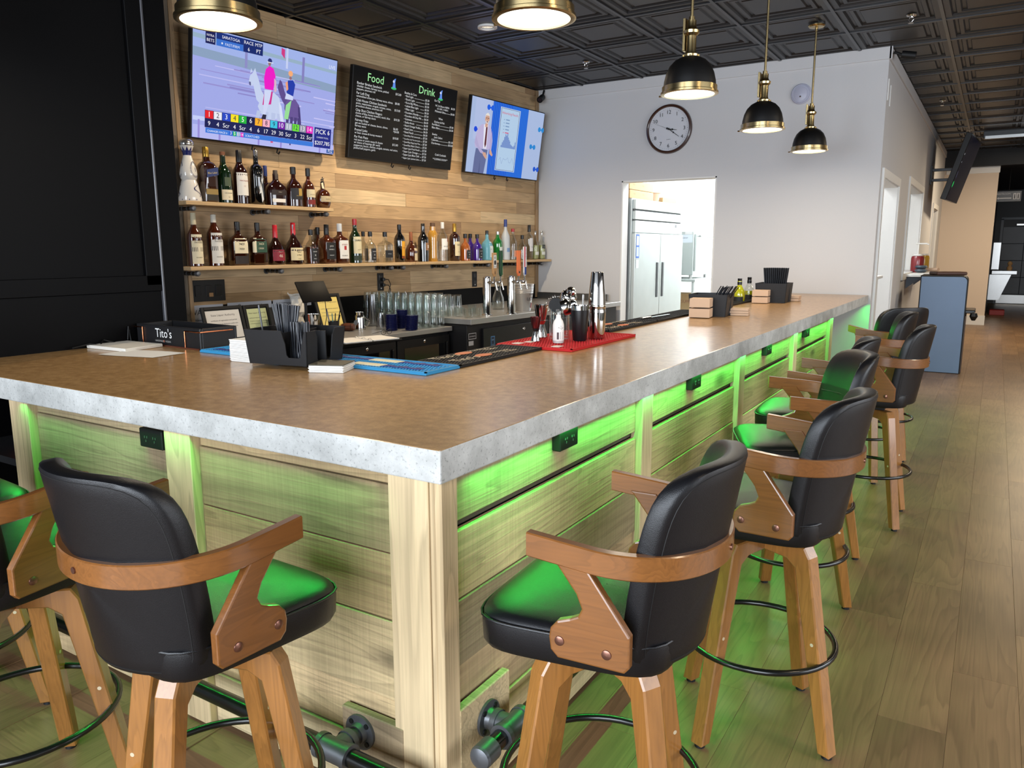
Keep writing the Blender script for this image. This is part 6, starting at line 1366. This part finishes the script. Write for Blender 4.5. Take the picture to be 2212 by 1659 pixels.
def jigger(label, u, v, m1, m2, k=1.0):
    t = put('jigger', label, 'jigger', u, v); MB().lathe([(0, 0), (.026 * k, 0), (.026 * k, .003), (.0115 * k, .052 * k)], 24, M_chrome).build('lower_cup', M_chrome, t); MB().lathe([(.0115 * k, .050 * k), (.017 * k, .062 * k), (.020 * k, .066 * k)], 24, m2).build('waist_band', m2, t); MB().lathe([(.012 * k, .052 * k), (.022 * k, .085 * k), (.0295 * k, .128 * k), (.0285 * k, .128 * k), (.012 * k, .06 * k), (0, .058 * k)], 24, m1).build('upper_cup', m1, t)
jigger('copper-red and black jigger at the left end of the red mat', 1157, 743, mat('copper_red_steel', (120, 62, 62), .2, .9), M_black, .92); jigger('tall plain steel jigger behind the copper-red one', 1169, 734, M_chrome, M_chrome, 1.28)
# lime cordial bottles
def cordial(label, u, v, yel):
    p = onbar(u, v); t = thing('cordial_bottle', label, 'bottle', (p.x, p.y, ZB + .0005), R(0), 'cordial bottles by the wall'); gm = mat('lime_cordial', (176, 176, 26), .1, coat=1.0) if yel else M_glass
    MB().lathe([(0, 0), (.046, 0), (.05, .008), (.05, .07), (.047, .09), (.030, .125), (.019, .145), (.018, .19)], 24, gm).build('glass', gm, t); MB().lathe([(.0195, .150), (.020, .176), (.017, .178), (.017, .182), (.0185, .184), (.0185, .205), (0, .206)], 18, K_).build('cap', K_, t)
    if not yel: MB().lathe([(0, .006), (.046, .006), (.046, .07), (.044, .085), (.0, .085)], 20, mat('lime_cordial', (176, 176, 26), .1, coat=1.0)).build('juice', None, t)
    lb = MB().grid([[(.0507 * math.cos(a), .0507 * math.sin(a), z) for a in [-2.6 + .2 * k for k in range(11)]] for z in (.012, .05)], flat((20, 22, 20))); lb.build('label', None, t)
p = onbar(1597, 650); cordial('bright yellow-green cordial bottle with black cap at the inner edge of the bar', 1596, 653, True); cordial('clear-necked cordial bottle behind the yellow-green one', 1617, 648, False)

# ------------------------------------------------------------------ on the white end wall
t = thing('wall_clock', 'round wall clock with dark wooden rim and black numerals on the pale wall', 'clock', (-3.20, YF - .002, 2.832)); Mc = Matrix.Rotation(R(90), 4, 'X')
M_rimw = mat('dark_walnut_rim', (58, 34, 26), .3, coat=.4)
MB().lathe([(.232, 0), (.262, 0), (.265, .012), (.258, .030), (.244, .036), (.234, .028), (.232, .010)], 56, M_rimw, Mc, close=False).build('rim', M_rimw, t)
MB().lathe([(0, .012), (.235, .012)], 56, flat((206, 208, 214), .5), Mc, close=False).build('dial', None, t)
c = Canvas(-.0125, flat)
for k in range(60):
    a = R(6 * k); r0, r1 = (.208, .216); wd = .0016 if k % 5 else .004; c.line([(r0 * math.sin(a), r0 * math.cos(a)), (r1 * math.sin(a), r1 * math.cos(a))], wd, (40, 40, 46)); c.y += .0002
for k in range(1, 13): a = R(30 * k); c.txt(str(k), .178 * math.sin(a), .178 * math.cos(a) - .018, .056, (26, 26, 30), 'C')
c.txt('QUARTZ', 0, -.115, .012, (90, 90, 96), 'C'); c.build('numerals', None, t)
c = Canvas(-.020, flat)
def hand(a, L_, w_, tail=.03): a = R(a); s_, k = math.sin(a), math.cos(a); return [(-s_ * tail - k * w_, -k * tail + s_ * w_), (-s_ * tail + k * w_, -k * tail - s_ * w_), (s_ * L_ + k * w_ * .4, k * L_ - s_ * w_ * .4), (s_ * L_ - k * w_ * .4, k * L_ + s_ * w_ * .4)]
for a, L_, w_ in ((100, .095, .006), (126, .150, .005), (292, .175, .0014)): c.poly(hand(a, L_, w_), (20, 20, 22)); c.disc(math.sin(R(a)) * L_ * .45, math.cos(R(a)) * L_ * .45, w_ * 1.8, (20, 20, 22), 12)
c.disc(0, 0, .012, (20, 20, 22), 16); c.build('hands', None, t)
t = thing('alarm_sounder', 'round white alarm sounder on the pale wall behind the smallest pendant', 'alarm', (-1.815, YF - .001, 3.06)); M_al = mat('lilac_white_plastic', (176, 178, 196), .4)
MB().lathe([(0, .0), (.098, 0), (.100, .012), (.090, .022), (.084, .020), (.080, .026), (.0, .026)], 40, M_al, Mc).build('base_ring', M_al, t); MB().lathe([(.058, .026), (.062, .034), (.03, .042), (0, .043)], 32, M_al, Mc @ Matrix.Diagonal((1.0, 1.15, 1, 1))).build('cover', M_al, t); MB().lathe([(0, .043), (.008, .047), (0, .05)], 12, M_chrome, Mc @ Matrix.Translation((0, -.03, 0))).build('strobe', M_chrome, t)
def camera_thing(label, loc, rot, cord):
    t = thing('security_camera', label, 'camera', loc, 0, 'security cameras', rot); MB().lathe([(0, -.02), (.034, -.02), (.036, 0), (.036, .10), (.030, .105), (.026, .096), (0, .094)], 24, M_black, Matrix.Rotation(R(90), 4, 'X')).build('housing', M_plastic, t)
    MB().lathe([(0, .098), (.020, .098), (.022, .104)], 18, mat('camera_lens', (50, 40, 46), .05, coat=1), Matrix.Rotation(R(90), 4, 'X')).build('lens', None, t); MB().tube(cord, .012 if len(cord) < 4 else .005, M_black, 8).build('bracket', M_black, t)
camera_thing('black security camera in the ceiling corner above the advert television', (-4.76, 8.34, 3.305), (R(25), 0, R(12)), [(0, 0, 0), (0, .05, .02), (0, .11, .05)])
camera_thing('black bullet security camera at the top corner of the aisle wall', (-.91, 8.47, 3.325), (R(10), 0, R(100)), [(0, .02, 0), (.0, .06, .01), (.0, .095, .01)])
t = thing('wall_louver', 'two slim white louver strips high on the aisle wall corner', 'vent', (-1.029, 8.60, 3.03), R(90))
for x in (-.09, .09): MB().box((x, -.004, -.03 * (x > 0)), (.03, .010, .20), None, .002).build('louver_strip', M_white, t)

# ------------------------------------------------------------------ kitchen seen through the doorway
t = thing('reach_in_fridge', 'tall two-door stainless fridge seen through the kitchen doorway', 'fridge', (-3.70, 9.49, 0), R(90)); MS = M_steel_dull
MB().box((0, .41, 1.06), (1.68, .80, 2.12), None, .004).build('cabinet', MS, t)
for k, x in enumerate((-.415, .415)):
    d = MB().box((x, -.012, .93), (.822, .05, 1.56), None, .006).build('door', MS, t)
    MB().box((x - .32 * (1 if k else -1) * 1, -.040, 1.14), (.055, .012, .44), None, .003).build('handle', mat('dark_handle_recess', (44, 48, 50), .4), d)
for z, h_ in ((2.05, .11), (1.925, .10), (1.79, .14)): MB().box((0, -.008, z), (1.62, .04, h_), None, .004).build('louver_panel', MS, t)
for z in (1.985, 1.868): MB().box((0, .008, z), (1.62, .02, .016)).build('vent_slot', mat('shadow_grey', (70, 74, 76), .6), t)
c = Canvas(-.0295, flat); c.rect(.50, 1.80, .70, 1.85, (200, 204, 206)); c.rect(.52, 1.805, .58, 1.845, (30, 30, 34)); c.build('badge', None, t)
c = Canvas(-.0385, flat); c.rect(-.80, 1.42, -.70, 1.70, (70, 110, 190)); c.rect(-.785, 1.57, -.715, 1.68, (220, 228, 240)); c.rect(-.785, 1.44, -.715, 1.55, (190, 206, 236)); c.rect(-.79, 1.30, -.71, 1.40, (216, 222, 232)); c.build('blue_stickers', None, t)
M_card = mat('kraft_cardboard', (206, 172, 124), .7, noise=.05, nscale=20)
def carton(label, x, y, z, dx, dy, dz, rz=0, txt=None):
    t = thing('cardboard_box', label, 'box', (x, y, z), R(rz), 'cardboard boxes in the kitchen'); MB().box((0, 0, dz / 2), (dx, dy, dz), None, .003).build('carton', M_card, t); MB().box((0, 0, dz + .001), (dx * .98, .012, .003)).build('seam', mat('box_seam', (170, 138, 94), .7), t)
    if txt: c = Canvas(-dy / 2 - .0006, flat); c.txt(txt, -dx * .35, dz * .5, dz * .22, (170, 110, 90), 'L', dx * .4); c.txt(txt, dx * .02, dz * .5, dz * .22, (170, 110, 90), 'L', dx * .4); c.build('lettering', None, t)
carton('lower long cardboard box on top of the steel fridge', -3.92, 9.02, 2.121, .74, .36, .10, 90, 'PIZZA'); carton('upper long cardboard box on top of the steel fridge', -3.92, 9.01, 2.225, .74, .36, .10, 90, 'PIZZA'); carton('short topmost cardboard box on the steel fridge', -3.92, 8.86, 2.328, .34, .3, .05, 90)
carton('small cardboard tray at the right end of the fridge top', -3.90, 10.02, 2.121, .40, .30, .07, 84)
t = thing('takeout_tub', 'pale paper tub between the boxes on the fridge top', 'tub', (-3.86, 9.60, 2.121)); MB().lathe([(0, 0), (.10, 0), (.125, .11), (.13, .11), (.13, .12), (0, .125)], 20, M_kraft).build('tub', M_kraft, t)
t = thing('kitchen_oven', 'stainless countertop oven on the kitchen table right of the fridge', 'oven', (-3.91, 11.5, 0), 0)
MB().box((-.42, .40, 1.46), (.84, .80, .66), None, .008).build('cabinet', MS, t); MB().box((.015, .40, 1.47), (.03, .74, .56), None, .004).build('door', MS, t); MB().cyl((.06, .10, 1.72), (.06, .70, 1.72), .016, M_steel, 10).build('handle', M_steel, t)
c = Canvas(-.0012, flat); c.rect(-.26, 1.62, -.02, 1.74, (196, 206, 214)); c.rect(-.14, 1.745, -.03, 1.79, (206, 206, 206)); c.txt('PERMIT', -.14, 1.68, .03, (80, 90, 110), 'C', .18); c.build('paper_labels', None, t)
for x, y in ((-.8, .05), (-.05, .05), (-.8, .75), (-.05, .75)): MB().cyl((x, y, 1.08), (x, y, 1.14), .025, M_steel, 10).build('foot', M_steel, t)
t = thing('steel_table', 'stainless kitchen table under the oven', 'table', (-3.9, 11.9, 0)); MB().box((-.36, 0, 1.06), (.95, 1.3, .04), None, .003).build('table_top', MS, t); MB().box((-.36, 0, .55), (.9, 1.2, .03), None, .003).build('lower_shelf', MS, t)
for x, y in ((-.8, -.6), (.07, -.6), (-.8, .6), (.07, .6)): MB().cyl((x, y, 0), (x, y, 1.045), .022, MS, 10).build('leg', MS, t)
carton('cardboard box on the lower shelf of the kitchen table', -4.1, 11.75, .5655, .55, .4, .28, 0, 'SUPPLY')
t = thing('yellow_tray', 'yellow tray of food on the lower shelf beside the box', 'tray', (-3.98, 12.22, .566)); MB().box((0, 0, .05), (.4, .25, .1), None, .01).build('tray', mat('yellow_food', (206, 176, 60), .5), t)

# ------------------------------------------------------------------ aisle side
d2 = tag(obj('door_2', None, None, (-1.10, 8.68, 0)), kind='structure')
MB().box((0, .33, .61), (.04, .66, 1.18), None, .003).build('half_door_leaf', M_white, d2); MB().box((0, .29, 1.225), (.15, .56, .03), None, .004).build('half_door_ledge', M_white, d2)
t = thing('serving_shelf', 'white serving shelf under the second kitchen window', 'shelf', (-1.03, 12.35, 1.165), R(90))
MB().box((.1, -.14, .0), (1.5, .27, .035), None, .004).build('board', M_white, t)
for x in (-.5, .7): MB().prism([(-.008, -.02), (-.20, -.02), (-.008, -.18)], x - .02, x + .02, 'YZ', mat('slate_bracket', (92, 100, 112), .5)).build('bracket', None, t)
ZSV = 1.1835
def onplane_x(u, v, x0): d = ray(u, v); tt = (x0 - CAM.x) / d.x; return CAM + d * tt
def jar(label, u, v, colr, pump):
    p = on_z(u, v, ZSV); k = (p - CAM).dot(c_f) / 1660; p.x = max(-.97, min(-.85, p.x)); t = thing('sauce_jar', label, 'jar', (p.x, p.y, ZSV), 0, 'sauce jars on the serving shelf'); m = mat('sauce_%d_%d_%d' % colr, colr, .25, coat=.5)
    MB().lathe([(0, 0), (.082, 0), (.086, .01), (.086, .20), (.078, .23), (.06, .235), (0, .235)], 24, m).build('jar_body', m, t); MB().lathe([(.062, .235), (.066, .24), (.066, .262), (0, .265)], 20, KW).build('lid', KW, t)
    if pump: MB().cyl((0, 0, .26), (0, 0, .40), .012, KW, 10).tube([(-.03, 0, .41), (0, 0, .41), (.10, 0, .41), (.13, 0, .395)], .011, KW, 8).build('pump', KW, t)
jar('yellow mustard jar on the serving shelf, partly behind the window casing', 1954, 584, (176, 136, 30), False); jar('dark red ketchup jar with a white pump on the serving shelf', 1968, 588, (120, 24, 30), True)
p = on_z(1985, 586, ZSV)
for k in range(2): t = thing('stone_bowl', ('lower', 'upper')[k] + ' dark blue-grey bowl stacked on the serving shelf', 'bowl', (-.90, 12.55, ZSV + .052 * k), 0, 'bowls on the serving shelf'); MB().lathe([(0, 0), (.05, .002), (.085, .025), (.07, .050), (0, .051)], 22, mat('slate_bowl', (62, 74, 84), .4)).build('bowl_body', None, t)
tag(MB().cyl((-.95, 13.02, ZSV + .027), (-.70, 12.86, ZSV + .040), .026, M_kraft, 14).build('paper_roll', M_kraft), 'rolled tan paper sticking out over the end of the serving shelf', 'paper roll')
# blue-grey cabinet
t = thing('game_cabinet', 'tall blue-grey cabinet with black edging standing in the aisle', 'cabinet', (-.775, 10.83, 0), R(1)); M_bg = mat('blue_grey_laminate', (116, 140, 170), .5, noise=.06, nscale=3)
w_ = .515; H_ = 1.195
def rr(ins): return [(ins, ins * .5), (w_ - ins, ins * .5)] + [(w_ - .07 + (.07 - ins) * math.cos(a), H_ - .07 + (.07 - ins) * math.sin(a)) for a in [PI / 2 * k / 6 for k in range(7)]] + [(ins, H_ - ins)]
MB().prism(rr(.0), .012, .70, 'XZ', M_black).build('carcass', M_black, t); MB().prism(rr(.012), 0.0, .012, 'XZ', M_bg, bev=.002, seg=1).build('side_panel', M_bg, t)
MB().box((w_ + .006, .36, .36), (.012, .64, .70), None, .002).build('front_panel', mat('brown_laminate', (96, 74, 60), .5), t); MB().box((w_ + .05, .34, .76), (.11, .5, .04), None, .008).build('control_shelf', M_plastic, t); MB().lathe([(0, 0), (.02, 0), (.045, .05), (.035, .09), (0, .1)], 14, M_plastic, Matrix.Translation((w_ + .09, .05, .66))).build('holster', M_plastic, t)
tag(MB().box((0, 0, .02), (.36, .26, .04), None, .01).build('brown_pouch', mat('brown_leather', (84, 54, 42), .5), None, (-.50, 11.25, 1.196), (0, 0, .4)), 'brown leather pouch lying on top of the blue-grey cabinet', 'pouch')
# aisle television on its arm
t = thing('aisle_television', 'black television tilted on a wall arm above the aisle', 'television', (-.70, 14.72, 2.26), 0, None, (R(16), 0, R(86)))
MB().box((0, .05, .52), (1.36, .09, 1.04) if False else (1.36, .085, 1.02), None, .006).build('housing', M_plastic, t)
c = Canvas(.0065, lambda q: emis(q, .7)); c.rect(-.665, .015, .665, 1.005, (10, 10, 24)); c.disc(-.60, .26, .05, (30, 190, 90), 12); c.rect(-.62, .36, -.56, .46, (60, 60, 84)); c.disc(-.63, .72, .014, (220, 222, 230), 10); c.disc(-.62, .60, .011, (200, 202, 214), 10); c.build('screen', None, t)
t = thing('tv_wall_arm', 'black folding wall arm holding the aisle television', 'bracket', (-1.029, 14.6, 2.70), R(90))
MB().box((0, -.012, 0), (.10, .022, .30), None, .003).build('wall_plate', M_plastic, t)
for z in (-.08, .08): MB().box((.02, -.18, z), (.05, .32, .045), None, .004).build('arm', M_plastic, t)
MB().box((.04, -.345, 0), (.06, .03, .28), None, .003).build('tilt_plate', M_plastic, t)
t = thing('ceiling_case', 'long black case with steel front under the aisle ceiling', 'screen case', (.02, 15.2, CZ - .115)); MB().box((.1, 0, .05), (.95, .16, .11), None, .006).build('case', M_plastic, t); MB().box((.1, -.085, .005), (.9, .012, .05), None, .002).build('steel_front', M_steel, t)
# corridor beyond the peach wall
t = thing('restroom_sign', 'small black hanging sign reading RESTROOM with an arrow', 'sign', (.10, 18.9, 2.56))
MB().box((0, 0, 0), (.44, .03, .21), None, .004).build('sign_board', mat('slate_sign', (44, 48, 54), .4), t); MB().cyl((0, 0, .105), (0, 0, .54), .006, M_black, 8).build('hanger', M_black, t)
c = Canvas(-.0155, flat); c.txt('RESTROOM', -.20, .035, .045, (200, 202, 206), 'L', .25); c.line([(-.18, -.035), (.05, -.035)], .018, (206, 208, 212)); c.poly([(-.20, -.035), (-.165, -.012), (-.165, -.058)], (206, 208, 212))
for x in (.105, .165): c.rect(x - .024, -.06, x + .024, .06, (206, 208, 212)); c.disc(x, .038, .010, (44, 48, 54), 10); c.rect(x - .010, -.05, x + .010, .024, (44, 48, 54))
c.build('sign_print', None, t)
t = thing('steel_station', 'stainless water station against the dark corridor wall', 'water station', (-.095, 21.2, 0), R(90)); MB().box((0, -.28, .98), (.5, .5, .09), None, .01).build('steel_top', M_steel, t); MB().box((0, -.09, 1.35), (.4, .16, .62), None, .008).build('tall_panel', M_steel, t); MB().prism([(-.0, .93), (-.42, .93), (-.22, .35), (-.0, .35)], -.2, .2, 'YZ', M_steel).build('apron', M_steel, t)
tag(MB().lathe([(0, 0), (.05, 0), (.06, .06), (.03, .1), (.055, .15), (.03, .2), (0, .21)], 14).build('small_figurine', mat('tan_ornament', (176, 140, 96), .5), None, (.28, 21.2, 1.0255)), 'small tan ornament standing on the steel water station', 'ornament')
t = thing('red_bin', 'small red crate on the corridor floor under the steel station', 'crate', (.12, 21.2, 0)); MB().box((0, 0, .06), (.3, .4, .12), None, .01).build('crate', mat('red_crate', (150, 40, 34), .5), t)
tag(MB().box((0, 0, 0), (.07, .012, .11), None, .003).build('red_switch_box', mat('red_box', (190, 34, 34), .4), None, (.98, 25.535, 1.18)), 'small red box on the dark corridor door', 'switch')
